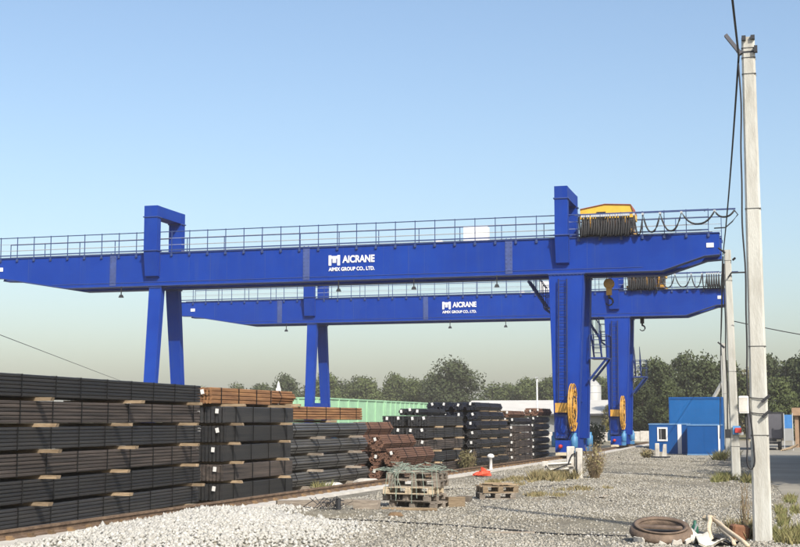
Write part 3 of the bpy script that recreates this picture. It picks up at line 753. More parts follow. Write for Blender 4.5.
# loose rusty hexagonal bundles
HB = [((-10.95, 37.55, .03), 'dark rusty hexagonal bundle at the very bottom, under the larger loose one', 'rust_hex', .4, 3.1),
      ((-10.98, 37.35, .44), 'large rust brown hexagonal bundle with a black tagged end, above the pallet stack', 'rust_hex', .5, 3.3),
      ((-11.52, 37.6, .85), 'rust brown hexagonal bundle leaning higher against the black boxed bundles', 'rust_hex', .46, 3.0),
      ((-11.55, 37.6, .03), 'rusty hexagonal bundle hidden low behind the loose ones', 'rust_hex', .4, 3.0),
      ((-11.55, 37.7, .44), 'rusty hexagonal bundle wedged in the middle of the loose pile', 'rust_hex', .4, 3.0),
      ((-12.1, 37.7, .03), 'rusty hexagonal bundle at the bottom rear of the loose pile', 'rust_hex', .42, 3.0),
      ((-12.1, 37.7, .46), 'rusty hexagonal bundle at mid height in the rear of the loose pile', 'rust_hex', .42, 3.0),
      ((-12.12, 37.7, .89), 'rusty hexagonal bundle high in the rear of the loose pile', 'rust_hex', .42, 3.0),
      ((-12.15, 37.8, 1.31), 'short rust bundle topping the loose pile before the green wagon', 'rust_hex', .38, 2.8)]
for i, (p_, lb, m_, H_, L_) in enumerate(HB):
    hex_bundle(lb, p_, rnd.uniform(-.05, .05), L_, H_, m_, [.6, 1.6, 2.5], 1, 9, 9, 'loose hexagonal bundles', 40 + i)
# stack C: boxed black bundles two wide, five layers
for k in range(5):
    z = .06 + k * .375
    for c in range(2):
        m_ = 'brown_bar' if k in (0, 2) else 'black_bar'
        bundle(f'{ORD[k]} layer {"outer" if c == 0 else "inner"} bundle of the tagged black stack with narrow gaps', (-11.27 - c * .78 + rnd.uniform(-.03, .03), 41.3 + rnd.uniform(-.1, .1), z), rnd.uniform(-.01, .01), 4.6 + rnd.uniform(-.15, .15), 5, 8, .72, .32, m_,
               [.7, 2.1, 3.5], [(-.2, .24), (.17, .25)], rgap=.004, cgap=.01, group='boxed black bundles with white tags', seed=60 + k * 2 + c)
    for yl in (.8, 3.6):
        timber((-11.6, 41.3 + yl + rnd.uniform(-.2, .2), z - .054 if k else 0), 0, 1.75, f'timber spacer under the {ORD[k]} layer of the tagged black stack', .1, .053 if k else .058, group='spacers of the tagged black stack')
for i in range(3):
    hex_bundle('small round black bundle on top of the tagged black stack', (-11.55 - i * .28, 42.2 + .1 * i, 1.9), 0, 3.4, .22, 'black_bar', [.8, 2.5], 1, 5, 5, 'small round bundles on the tagged stack', 75 + i)
# stack D: hexagonal bundles, seven layers
for k in range(7):
    z = .1 + k * .333
    for c in range(4):
        Ld = 5.4 + rnd.uniform(-.15, .3) - (.5 if k > 4 else 0) - (.3 if k == 6 else 0)
        hex_bundle(f'{ORD[k]} layer {"front" if c < 2 else "rear"} hexagonal black bundle in the tall seven layer stack', (-11.02 - c * .48 + rnd.uniform(-.02, .02), 47.7 + rnd.uniform(-.12, .12), z), rnd.uniform(-.012, .012), Ld, .29, ('navy_bar' if k > 3 else 'black_bar'), [.6, 2.2, 3.8], 1, 7, 5, 'seven layer hexagonal stack', 80 + k * 4 + c)
    for yl in (.9, 2.6, 4.4):
        timber((-11.62, 47.7 + yl + rnd.uniform(-.3, .3), z - .042 if k else 0), 0, 2.0, f'timber spacer under the {ORD[k]} layer of the seven layer hexagonal stack', .11, .04 if k else .098, group='spacers of the seven layer stack')
# stacks E and F near the crane leg
for k in range(5):
    z = .05 + k * .3
    bundle(f'{ORD[k]} layer of the brown stack between tall hexagonal stack and crane leg', (-11.1 + rnd.uniform(-.03, .03), 54.3, z), 0, 3.6, 5, 9, .8, .27, 'brown_bar', [.6, 1.8, 3], [(-.2, .2), (.2, .2)], rgap=.004, cgap=.01, group='brown stack by the crane leg', seed=120 + k)
    timber((-11.1, 55.2, z - .032), 0, .95, f'timber spacer under the {ORD[k]} layer of the brown stack', .1, .03, group='spacers of the brown stack')
for i in range(4):
    hex_bundle('small round black bundle lying on the brown stack', (-10.85 - i * .3, 54.3 + rnd.uniform(-.1, .1), 1.56 if i < 3 else 1.56), 0, 3.5, .27, 'black_bar', [.7, 2.4], 1, 5, 5, 'small round bundles on the brown stack', 130 + i)
hex_bundle('dark rusty bundle topping the small round bundles of the brown stack', (-11.2, 54.4, 1.85), 0, 3.3, .28, 'rust_hex', [.7, 2.4], 2, 8, 5, 'rust bundles by the crane leg', 136)
hex_bundle('black bundle standing under the fourth small round bundle', (-11.78, 54.3, .03), 0, 3.5, .5, 'black_bar', [.7, 2.4], 1, 5, 5, 'brown stack by the crane leg', 137)
hex_bundle('black bundle second up beside the brown stack', (-11.78, 54.3, .54), 0, 3.5, .5, 'black_bar', [.7, 2.4], 1, 5, 5, 'brown stack by the crane leg', 138)
hex_bundle('black bundle third up beside the brown stack', (-11.78, 54.3, 1.05), 0, 3.5, .5, 'black_bar', [.7, 2.4], 1, 5, 5, 'brown stack by the crane leg', 139)
for k in range(6):
    z = .05 + k * .315
    hex_bundle(f'{ORD[k]} layer black bundle in the six layer stack touching the crane leg', (-11.15 + rnd.uniform(-.02, .02), 60.0 + rnd.uniform(-.1, .1), z), 0, 3.8, .275, 'black_bar', [.6, 1.8, 3], 2, 7, 5, 'six layer stack by the crane leg', 140 + k)
    timber((-11.15, 61.4, z - .04), 0, .9, f'timber spacer under the {ORD[k]} layer of the stack at the crane leg', .1, .037, group='spacers of the stack at the crane leg')
hex_bundle('rusty brown bundle on top of the stack at the crane leg', (-11.15, 60.1, 1.94), 0, 3.6, .34, 'rust_hex', [.6, 2.2], 3, 9, 5, 'rust bundles by the crane leg', 150)

# ------------------------------------------------------------------ green railway wagons
def wagon(y0, L, x, label):
    root = thing('railway_wagon', label, 'railway wagon', (x, y0, .22), 0, 'green railway wagons')
    xo = 1.45
    b = MB(); z0, z1 = 1.15, 3.5
    b.box(xo - .06, xo, 0, L, z0, z1).box(-xo, -xo + .06, 0, L, z0, z1).box(-xo + .06, xo - .06, 0, .06, z0, z1).box(-xo + .06, xo - .06, L - .06, L, z0, z1).box(-xo + .06, xo - .06, .06, L - .06, z0, z0 + .1)
    body = b.obj('body', 'wagon_green', root)
    MB().box(xo - .08, xo + .1, -.04, L + .04, z1, z1 + .13).box(-xo - .1, -xo + .08, -.04, L + .04, z1, z1 + .13).box(-xo + .08, xo - .08, -.1, .08, z1, z1 + .13).box(-xo + .08, xo - .08, L - .08, L + .1, z1, z1 + .13).obj('top_rim', 'wagon_green', root)
    pm = MB().box(0, .11, -.09, .09, z0, z1 - .01).mesh('side_post'); pm.materials.append(M['wagon_green'])
    for i in range(8): link('side_post', pm, None, root, loc=(xo, .12 + (L - .24) * i / 7, 0))
    em = MB().box(-.09, .09, -.11, 0, z0, z1 - .01).mesh('end_post'); em.materials.append(M['wagon_green'])
    for i in range(4): link('end_post', em, None, root, loc=(-xo + .3 + (2 * xo - .6) * i / 3, 0, 0))
    MB().box(-.25, .25, -.3, L + .3, .85, 1.148).box(-1.3, 1.3, .6, 1.0, .95, 1.148).box(-1.3, 1.3, L - 1.0, L - .6, .95, 1.148).obj('underframe', 'wagon_dark', root)
    for yb in (1.8, L - 1.8):
        bo = MB().box(-1.05, -.9, yb - 1.2, yb + 1.2, .35, .75).box(.9, 1.05, yb - 1.2, yb + 1.2, .35, .75).box(-.9, .9, yb - .2, yb + .2, .4, .84).obj('bogie', 'wagon_dark', root)
        for yw in (-.92, .92):
            for sx in (-.76, .76): MB().lathe([(.001, -.06), (.47, -.06), (.47, .06), (.001, .06)], 20, (sx, yb + yw, .47), 'x').obj('wheel', 'wagon_dark', bo)
wagon(118.6, 21.5, -43.5, 'green open railway wagon parked just right of the slender crane legs')
wagon(141.3, 13.5, -43.7, 'green open railway wagon behind the tagged black bundles')
wagon(156.0, 13.5, -43.9, 'green open railway wagon ending under the tall round tree')

# ------------------------------------------------------------------ warehouse, silo, low wall, lamp mast, white post
wh = thing('warehouse', 'low grey warehouse with pale sloping roof behind the crane legs', 'warehouse', (-24.5, 140, -.3))
MB().box(-9, 14, 0, 14, 0, 2.6).obj('wall', 'wall_grey', wh)
rp = MB()
for i in range(44):
    x = -8.9 + i * .52; rp.box(x, x + .26, -.05, -.003, .02, 2.55)
stuff(rp.obj('cladding_ribs', 'wall_grey', wh))
rf_ = MB().add([(-9.4, -.7, 2.66), (14.4, -.7, 2.66), (14.4, 7, 4.2), (-9.4, 7, 4.2), (14.4, 14.6, 2.66), (-9.4, 14.6, 2.66),
                (-9.4, -.7, 2.58), (14.4, -.7, 2.58), (14.4, 7, 4.1), (-9.4, 7, 4.1), (14.4, 14.6, 2.58), (-9.4, 14.6, 2.58)],
               [(0, 1, 2, 3), (3, 2, 4, 5), (7, 6, 9, 8), (8, 9, 11, 10), (0, 6, 7, 1), (5, 4, 10, 11), (0, 3, 9, 6), (3, 5, 11, 9), (1, 7, 8, 2), (2, 8, 10, 4)]).obj('roof', 'roof_grey', wh)
MB().box(-9.4, 14.4, -.86, -.704, 2.5, 2.7).obj('gutter', 'gutter', wh)
sl_ = thing('storage_silo', 'pale cylindrical silo with domed top behind the warehouse roof', 'silo', (-21.75, 156, -.3))
MB().lathe([(1.0, 0), (1.0, 6.0), (.95, 6.05), (.3, 6.7), (.001, 6.75)], 24)  .obj('shell', 'silo_grey', sl_, True)
hoop = MB()
for z in (1.5, 3, 4.3, 5.2, 5.95): hoop.torus(1.01, .03, 24, 4, (0, 0, z))
hoop.obj('hoops', 'galv', sl_)
MB().tube([(.9, -.3, 6.0), (.9, -.3, 6.9), (.2, -.2, 7.2)], .05, 5).tube([(-.7, -.6, 6.05), (-.7, -.6, 6.9)], .05, 5).tube([(-.9, .2, 6.0), (-.2, .2, 7.3)], .05, 5).obj('top_pipework', 'dark_steel', sl_)
lw = thing('concrete_wall', 'low pale concrete wall in front of the grey warehouse', 'wall', (-20, 113, -.4))
for i in range(9): MB().cbox(i * 1.62, i * 1.62 + 1.6, 0, .16, .0, 1.15 + .03 * (i % 3), .02).obj('panel', 'dirty_white', lw, rot=(0, rnd.uniform(-.006, .006), 0))
MB().box(-.1, 14.6, -.12, .0, .0, .35).obj('footing', 'cream', lw)
lm = thing('lamp_mast', 'thin white lamp mast rising behind the warehouse roof', 'lamp mast', (-23.5, 130, 0))
MB().tube([(0, 0, 0), (0, 0, 5.8)], .09, 8, .06).obj('mast', 'white', lm, True); MB().box(-.12, .12, -.25, .1, 5.8, 5.9).obj('lamp_head', 'galv', lm)
wp = thing('signal_post', 'white signal post top seen above the rusty bundles', 'signal post', (-50.3, 130, 0))
MB().tube([(0, 0, 0), (0, 0, 5.0)], .1, 8, .07).obj('post', 'white', wp); MB().cbox(-.22, .22, -.15, .15, 4.3, 5.0).lathe([(.2, 5.0), (.12, 5.4), (.03, 5.7), (.001, 5.72)], 10).obj('signal_head', 'white', wp)

# ------------------------------------------------------------------ blue cabins and container
def cabin(name, label, loc, rz, w, d, h, win=None, m='cabin_blue', strips=(), panels=6):
    root = thing(name, label, 'cabin', loc, rz)
    MB().box(0, w, 0, d, .08, h - .08).obj('wall', m, root)
    fr = MB().box(-.02, w + .02, -.02, d + .02, 0, .078).box(-.03, w + .03, -.03, d + .03, h - .078, h)
    fr.obj('roof_frame', 'cabin_edge', root).name = 'frame'
    for i in range(panels):
        x = w * (i + .04) / panels; MB().box(x, x + w / panels * .9, -.012, -.001, .12, h - .12).obj('wall_panel', m, root)
    for x0, x1 in strips: MB().box(x0, x1, -.05, -.013, .06, h - .06).obj('corner_strip', 'white', root)
    if win:
        x0, x1, z0, z1 = win
        fr = MB().box(x0 - .1, x1 + .1, -.06, -.013, z0 - .1, z0).box(x0 - .1, x1 + .1, -.06, -.013, z1, z1 + .1).box(x0 - .1, x0, -.06, -.013, z0, z1).box(x1, x1 + .1, -.06, -.013, z0, z1).box(x0 + .12, x0 + .135, -.055, -.013, z0, z1).obj('window', 'white', root)
        MB().box(x0, x1, -.03, -.014, z0, z1).obj('pane', 'glass', fr)
    return root
cabin('site_cabin', 'blue site cabin with a small white framed window', (-8.6, 87, -.42), .02, 2.35, 4, 1.95, (.62, 1.06, .95, 1.62), strips=((1.78, 2.02),), panels=3)
cabin('site_cabin', 'windowless blue site cabin standing right of the one with a window', (-6.02, 84, -.36), .01, 1.95, 4, 1.85, None, strips=((1.83, 1.94),), panels=2)
cn = thing('shipping_container', 'large blue container raised behind the two site cabins', 'container', (-8.4, 100, -.4), 0)
MB().box(0, 3.75, 0, 2.5, .0, 3.76).obj('body', 'cont_blue', cn)
for i in range(12): MB().box(.06 + i * .305, .06 + i * .305 + .29, -.008, -.001, .1, 3.66).obj('rib', 'cont_blue', cn)
MB().box(-.02, 3.77, -.05, 2.52, 3.66, 3.8).box(-.02, .055, -.05, -.001, 0, 3.66).box(3.7, 3.77, -.05, -.001, 0, 3.66).obj('corner_frame', 'cabin_blue', cn)

# ------------------------------------------------------------------ concrete poles, lamps, boxes, cables
def pole(label, x, y, h, wb, wt, lean=(0, 0), bands=()):
    z = gzf(x, y); root = thing('concrete_pole', label, 'utility pole', (x, y, z - .02), 0, 'concrete poles along the road')
    mb = MB(); n = 10; c = .03
    V_ = []
    for i in range(n + 1):
        t = i / n; w = (wb + (wt - wb) * t) / 2; d = w * .9; zz = h * t; ox, oy = lean[0] * t, lean[1] * t
        for a, b in ((w - c, -d), (w, -d + c), (w * .92, d - c), (w * .92 - c, d), (-w * .92 + c, d), (-w * .92, d - c), (-w, -d + c), (-w + c, -d)):
            V_.append((a + ox, b + oy, zz))
    Fc = [(i * 8 + j, i * 8 + (j + 1) % 8, (i + 1) * 8 + (j + 1) % 8, (i + 1) * 8 + j) for i in range(n) for j in range(8)]
    Fc += [tuple(reversed(range(8))), tuple(n * 8 + j for j in range(8))]
    mb.add(V_, Fc).obj('shaft', 'pole_concrete', root)
    for zb in bands:
        t = zb / h; w = (wb + (wt - wb) * t) / 2 + .004
        MB().box(-w + lean[0] * t, w + lean[0] * t, -w * .9 - .003 + lean[1] * t, w * .9 + .003 + lean[1] * t, zb - .004, zb + .004).obj('band', 'dark_steel', root)
    return root
P1 = pole('tall concrete pole carrying a white meter box and coiled black cable', -.43, 20.63, 7.52, .275, .195, (-.01, 0), (1.55, 2.85, 4.9, 6.95, 7.2, 7.35))
# lamp arm at the top of the first pole
la = MB().box(-.42, -.12, -.03, .05, 0, .05)
la = MB().bar((-.1, -.02, 7.28), (-.17, -.04, 7.33), .05).obj('lamp_bracket', 'galv', P1)
mtx = Matrix.Translation((-.23, -.05, 7.42)) @ Matrix.Rotation(R(55), 4, 'Y')
MB().box(-.19, .19, -.05, .05, -.022, .03, mtx).obj('lamp_head', 'curtain_grey', la)
for q in ((-.105, .10, -.09, -.083, 7.27, 7.3), (.075, .125, -.16, -.08, 7.26, 7.36), (-.1, -.04, -.14, -.08, 7.46, 7.53), (.03, .09, -.14, -.06, 7.47, 7.53)):
    MB().box(*q).obj('hook_bracket', 'dark_steel', P1)
bx = MB().cbox(-.285, -.145, -.2, .02, 1.87, 2.12, .012).obj('meter_box', 'white', P1)
MB().box(-.28, -.15, -.206, -.201, 1.885, 2.1).obj('door', 'dirty_white', bx)
for zc in (1.86, 2.08):
    m_ = Matrix.Translation((.1, -.17, zc)) @ Matrix.Rotation(R(-40), 4, 'Y')
    MB().box(-.075, .075, -.02, .03, -.02, .02, m_).tube([(-.145, -.13, zc + .02), (.0, -.135, zc), (.08, -.14, zc)], .008, 4).obj('clamp', 'dark_steel', P1)
pc = []
for i in range(40):
    t = i / 39; z = 7.1 - t * 5.9; pc.append((-.15 + .012 * math.sin(z * 2.2) + .006 * math.sin(z * 5.1) + (0 if z > 2.5 else (2.5 - z) * .05), -.15 + (.0), z))
pc += [(pc[-1][0] - .055 + .055 * math.cos(t), -.155, 1.2 - .14 * math.sin(t)) for t in np.linspace(.2, 3.1, 10)] + [(-.18, -.15, 1.35), (-.185, -.14, 1.6), (-.19, -.13, 1.86)]
MB().tube(pc, .014, 6).obj('service_cable', 'rubber', P1, True)
P2 = pole('second concrete pole from the meter box pole with a small red and blue notice', -1.56, 41.2, 6.82, .27, .2, (-.09, 0), (1.0, 3.2, 5.9, 6.5))
MB().tube([(-.08, -.14, 5.98), (.02, -.16, 6.12), (.45, -.16, 6.12)], .025, 6).obj('bracket_arm', 'dark_steel', P2)
MB().bar((-.15, -.12, 6.72), (-.35, -.15, 6.88), .04).bar((.06, -.12, 6.5), (.14, -.16, 6.56), .05).obj('hook_bracket', 'dark_steel', P2)
nb = MB().box(-.06, .16, -.19, -.15, 1.35, 1.6, Matrix.Translation((0, 0, 0))).obj('notice_board', 'sign_blue', P2)
MB().cbox(.0, .18, -.26, -.192, 1.4, 1.54).obj('red_lamp', 'sign_red', P2); MB().box(.1, .24, -.2, -.192, 1.34, 1.42).obj('white_label', 'white', P2)
MB().cbox(-.28, -.13, -.18, .0, 1.25, 1.5).obj('junction_box', 'dark_steel', P2)
MB().tube([(-.2 + .01 * math.sin(z * 3), -.14, z) for z in np.linspace(6.4, 1.5, 24)], .02, 5).obj('service_cable', 'rubber', P2)
P3 = pole('third concrete pole, slimmer, behind the one with the notice', -2.72, 63.5, 5.3, .25, .19, (-.12, 0), (1, 3))
MB().bar((-.05, -.1, 5.1), (-.35, -.1, 5.35), .05).obj('hook_bracket', 'dark_steel', P3)
P4 = pole('fourth concrete pole propped by a slanting concrete strut', -4.67, 104, 7.2, .26, .2, (-.1, 0), (1, 3, 5))
MB().bar((-.1, 0, 5.0), (-2.9, .2, .1), .2).obj('strut', 'pole_concrete', P4)
def wire(pts, r, label, name='overhead_cable', sag=.0):
    path = []
    for a, b in zip(pts[:-1], pts[1:]):
        a, b = Vector(a), Vector(b)
        for k in range(16):
            t = k / 15; q = a.lerp(b, t); q.z -= sag * 4 * t * (1 - t); path.append(q)
    return tag(MB().tube(path, r, 5).obj(name, 'rubber', None, True), label, 'cable', 'overhead cables')
wire([(-.3, -12, 7.35), (-.58, 20.5, 7.2), (-1.78, 41.1, 6.65)], .017, 'thick twisted overhead cable running along the pole tops', sag=.22)
wire([(-1.78, 41.1, 6.6), (-2.95, 63.4, 5.2), (-4.8, 103.9, 6.7)], .022, 'overhead cable continuing from the second pole to the farther poles', sag=.3)
wire([(-1.5, 41.0, 4.65), (9, 44, 3.6)], .014, 'thin wire crossing the road from the second pole', sag=.35)
wire([(-1.8, 41.0, 6.45), (-1.9, 41.05, 4.2), (-2.0, 41.1, 1.2)], .012, 'thin loose wire hanging down the second pole', sag=0)
wire([(-44.5, 64, 7.6), (-75.46, 140, 6.89), (-91.5, 180, 6.5)], .025, 'thin wire sloping down behind the stacks under the blue girder', sag=.0)
wq = thing('wooden_pole', 'distant wooden pole carrying a thin wire behind the stacks', 'utility pole', (-91.5, 180.1, -.2)); MB().tube([(0, 0, 0), (0, 0, 7)], .13, 8, .09).obj('shaft', 'bark', wq); MB().box(-.5, .5, -.05, .05, 6.5, 6.6).obj('crossarm', 'bark', wq)

# ------------------------------------------------------------------ parked truck and shed beyond the road
tk = thing('box_trailer', 'dark grey box trailer parked where the road bends', 'trailer', (-2.9, 100, -.38))
MB().box(0, 2.42, 0, 7, .85, 2.66).obj('box_body', 'curtain_grey', tk)
MB().box(-.03, 2.45, -.03, .03, 2.6, 2.7).box(2.36, 2.45, -.04, -.002, .8, 2.6).box(-.03, .05, -.04, -.002, .8, 2.6).box(1.18, 1.24, -.03, -.002, .85, 2.6).obj('door_frame', 'dark_steel', tk)
MB().box(.1, 2.3, -.02, 7, .62, .848).box(.2, 2.2, -.08, -.022, .45, .6).obj('chassis', 'dark_steel', tk)
for yw in (.9, 2.1):
    for xw in (.25, 2.15): 
        w = MB().lathe([(.2, -.13), (.4, -.13), (.44, -.08), (.44, .08), (.4, .13), (.2, .13)], 18, (xw, yw, .44), 'x').obj('wheel', 'rubber', tk)
        MB().lathe([(.001, -.1), (.2, -.1), (.2, .1), (.001, .1)], 12, (xw, yw, .44), 'x').obj('rim', 'galv', w)
for xw in (.25, 2.1): MB().box(xw - .15, xw + .15, -.1, -.03, .62, .76).obj('tail_light', 'cream', tk)
bd = thing('sheet_stack', 'upright blue topped panel leaning at the side of the grey trailer', 'panel', (-.38, 99, -.38))
MB().box(0, .52, 0, .08, 1.55, 2.5).obj('blue_panel', 'truck_blue', bd); MB().box(0, .52, 0, .08, .7, 1.548).obj('grey_panel', 'wall_grey', bd)
MB().box(-.06, -.002, -.02, .1, 0, 2.6).box(.522, .58, -.02, .1, 0, 2.6).obj('upright', 'galv', bd)
sp_ = thing('scrap_pile', 'small pile of scrap boards on the ground before the grey trailer', 'scrap pile', (-.2, 97.5, -.4))
for i in range(6): MB().bar((-.5 + .15 * i, 0, .03 + .03 * i), (.1 + .12 * i, .5 - .1 * i, .25 + .05 * i), .07).obj('board', 'timber', sp_)
sh = thing('brick_shed', 'open fronted tan shed with flat roof at the end of the road', 'shed', (.35, 110, -.4))
MB().box(0, .3, 0, 5, 0, 2.5).box(5.7, 6, 0, 5, 0, 2.5).box(.3, 5.7, 4.8, 5, 0, 2.5).obj('wall', 'tan_brick', sh)
MB().box(-.2, 6.2, -.3, 5.2, 2.502, 3.1).obj('roof', 'tan_brick', sh)
MB().cbox(.7, 2.2, .5, 2.5, 0, 1.2, .05).obj('stored_crate', 'cream', sh)

# ------------------------------------------------------------------ yard furniture
sg = thing('signal_pedestal', 'white painted signal pedestal with metal lever arm beside dry weeds', 'signal post', (-6.25, 41.0, gzf(-6.25, 41)))
MB().cbox(-.27, -.05, -.1, .14, .35, .95, .02).obj('cabinet', 'dirty_white', sg)
MB().cbox(.0, .2, -.14, .1, 0, .9, .02).obj('concrete_post', 'dirty_white', sg)
MB().box(-.2, -.1, -.02, .06, .0, .35).obj('stand', 'dirty_white', sg)
MB().bar((-.12, -.1, .45), (-.9, -.15, .4), .07).bar((-.2, -.14, .28), (-.75, -.2, .24), .06).bar((-.85, -.15, .42), (-1.05, -.2, .02), .03).cbox(-1.0, -.82, -.22, -.08, .36, .5).obj('lever_arm', 'dirty_white', sg)
MB().tube([(-.9, -.2, .4), (-.75, -.25, .22), (-.5, -.25, .3), (-.2, -.2, .42), (-.1, -.16, .7), (.0, -.15, .75)], .02, 5).tube([(.05, -.16, .8), (.05, -.17, .3), (.08, -.17, .05)], .018, 5).obj('cable', 'rubber', sg)
ms = thing('marker_posts', 'pair of short white concrete marker posts before the blue cabin', 'marker post', (-6.15, 66, gzf(-6.15, 66)))
MB().cbox(-.1, .1, -.08, .08, 0, .72, .02).obj('post', 'dirty_white', ms); MB().frustum((.22, .44, -.1, .1, 0), (.3, .44, -.08, .08, .68)).obj('post', 'dirty_white', ms)
MB().box(-.3, .6, -.2, .25, -.02, .1).obj('base', 'dark_steel', ms)
mp = thing('vent_post', 'small white mushroom topped post at the foot of the tall hexagonal stack', 'post', (-10.0, 46.2, .02))
MB().lathe([(.06, 0), (.05, .42), (.12, .44), (.13, .5), (.07, .56), (.001, .57)], 12).obj('post', 'white', mp, True)
sk = MB().lathe([(.001, -.02), (.26, .0), (.3, .07), (.22, .15), (.1, .2), (.001, .2)], 14)
r = random.Random(3); sk.v = [(x * (1 + r.uniform(-.28, .28)) * (1.2 if x > 0 else .9), y * .7 * (1 + r.uniform(-.25, .25)), z * (1 + r.uniform(-.45, .35)) * (1 if x > 0 else .6)) for x, y, z in sk.v]
rdx = sk.obj('plastic_sack', 'orange_red', None, False, (-9.3, 41.5, .03))
tag(rdx, 'crumpled orange red plastic sack lying near the rail', 'sack')

def pallet(label, loc, rz, L=1.1, Wd=.8, m='old_timber', seed=0, group='pallets'):
    r = random.Random(seed); root = thing('pallet', label, 'pallet', loc, rz, group)
    nb_ = 5
    for i in range(nb_):
        if seed % 3 == 2 and i == 3: continue
        y = -Wd / 2 + Wd * i / (nb_ - 1) * .88; MB().box(-L / 2 + r.uniform(-.03, .02), L / 2 + r.uniform(-.02, .03), y, y + .095, .122, .14).obj('deck_board', m, root, rot=(0, 0, r.uniform(-.02, .02)))
    for x in (-L / 2, -.05, L / 2 - .1): MB().box(x, x + .1, -Wd / 2, Wd / 2 - .01, .1, .12).obj('stringer', m, root)
    for x in (-L / 2, -.06, L / 2 - .12):
        for y in (-Wd / 2, -.06, Wd / 2 - .13): MB().box(x, x + .12, y + .003, y + .12, .02, .1).obj('block', m, root)
    for y in (-Wd / 2, -.05, Wd / 2 - .11): MB().box(-L / 2, L / 2, y + .004, y + .1, 0, .02).obj('skid', m, root)
    return root
pz = gzf(-7.3, 26.5)
for i in range(5):
    pallet(f'{ORD[i]} pallet in the tall weathered pallet stack draped with green strapping', (-7.3 + rnd.uniform(-.08, .08), 26.7 + rnd.uniform(-.05, .05), pz + i * .142), -.12 + rnd.uniform(-.13, .13), 1.05, .8, 'old_timber' if i != 2 else 'pale_wood', i, 'tall pallet stack')
for i in range(5):
    o = timber((-7.35 + rnd.uniform(-.1, .1), 26.6 + i * .09, pz + .712 + i * .024), rnd.uniform(-.5, .4), .9, 'broken board lying on the tall pallet stack', .09, .022, 'old_timber', 'loose_board', 'boards on the pallets')
gs = MB(); r = random.Random(5)
for i in range(46):
    x0, y0 = r.uniform(-.5, .55), r.uniform(-.45, .3); z0 = .74 + r.uniform(0, .08)
    p_ = [(x0, y0, z0)]
    for k in range(4): x0 += r.uniform(-.22, .22); y0 += r.uniform(-.2, .12); z0 += r.uniform(-.05, .06); p_.append((x0, max(y0, -.52), max(.72, z0)))
    if i % 4 == 1: p_ += [(p_[-1][0] + r.uniform(-.05, .05), -.53, .68), (p_[-1][0] + r.uniform(-.1, .1), -.54, r.uniform(.1, .5))]
    gs.tube(p_, .0055, 4)
o = gs.obj('green_strapping', 'strap_green', None, False, (-7.3, 26.65, pz)); stuff(o); tag(o, 'tangle of pale green plastic strapping hanging over the pallet stack', 'strapping')
pz2 = gzf(-6.35, 29.8)
for i in range(2):
    pallet(f'{["bottom","upper"][i]} pallet of the low pair lying alone on the gravel', (-6.35 + .04 * i, 29.8, pz2 + i * .142), .35 + .08 * i, .8, .75, 'old_timber' if i == 0 else 'timber', 11 + i, 'low pallet pair')
for i in range(5):
    timber((-6.45 + .09 * i, 29.75 + rnd.uniform(-.1, .1), pz2 + .286 + .022 * (i % 3)), rnd.uniform(-.6, 1.2), .6, 'splintered board lying on the low pallet pair', .08, .02, 'timber', 'loose_board', 'boards on the low pallets')
timber((-8.0, 25.5, gzf(-8, 25.5)), .1, .5, 'square dark timber block beside the tall pallet stack', .2, .17, 'old_timber', 'timber_block', 'timber blocks')
timber((-7.2, 25.75, gzf(-7.2, 25.8)), .06, 1.1, 'yellowish plank lying before the tall pallet stack', .12, .05, 'timber', 'loose_board', 'timber blocks')
timber((-6.75, 28.5, gzf(-6.75, 28.5)), -.1, .35, 'short dark timber block left of the low pallet pair', .16, .13, 'old_timber', 'timber_block', 'timber blocks')
timber((-6.55, 26.9, gzf(-6.55, 26.9)), .7, .4, 'ochre timber offcut at the right foot of the pallet stack', .14, .2, 'timber', 'timber_block', 'timber blocks')
timber((-9.15, 26.2, gzf(-9.1, 26.3)), .55, 1.9, 'long grey timber baulk lying between gravel heap and rail', .16, .14, 'old_timber', 'timber_baulk', 'timber blocks')
ob = MB().lathe([(.001, .07), (.08, .06), (.12, .0), (.1, -.02)], 8).obj('ochre_stone', 'clip_rust', None, False, (-6.95, 23.9, gzf(-6.95, 23.9) + .01)); ob.scale = (1.3, .8, 1); tag(ob, 'small ochre lump lying on gravel below the pallets', 'stone')
st = MB().lathe([(.05, 0), (.05, .22), (.001, .22)], 10).obj('pipe_stub', 'dark_steel', None, False, (-8.55, 25.4, gzf(-8.5, 25.4))); tag(st, 'short dark pipe stub standing by the tangled wire', 'pipe')
tw = MB(); r = random.Random(9)
for i in range(9):
    p_ = [(r.uniform(-.3, .3), r.uniform(-.25, .25), .02)]
    for k in range(5): p_.append((p_[-1][0] + r.uniform(-.25, .25), p_[-1][1] + r.uniform(-.2, .2), r.uniform(.02, .28)))
    tw.tube(p_, .008, 4)
o = tw.obj('tangled_wire', 'dark_steel', None, False, (-8.8, 25.5, gzf(-8.8, 25.5))); tag(o, 'tangle of grey wire lying beside the pipe stub', 'wire')
hs = [(-8.2 + t * 5.9, 23.2 - 2.6 * t + .18 * math.sin(t * 13), 0) for t in np.linspace(0, 1, 60)]
tag(MB().tube([(x, y, gzf(x, y) + .012) for x, y, _ in hs], .012, 6).obj('ground_cable', 'rubber', None, True), 'black cable on the gravel leading to the rusty ring', 'cable')
hs = [(-8.9 + t * 3.6, 31.5 + t * 6 + .3 * math.sin(t * 6), 0) for t in np.linspace(0, 1, 40)]
tag(MB().tube([(x, y, gzf(x, y) + .01) for x, y, _ in hs], .011, 6).obj('ground_cable', 'rubber', None, True), 'black cable snaking over gravel beyond the pallets', 'cable')

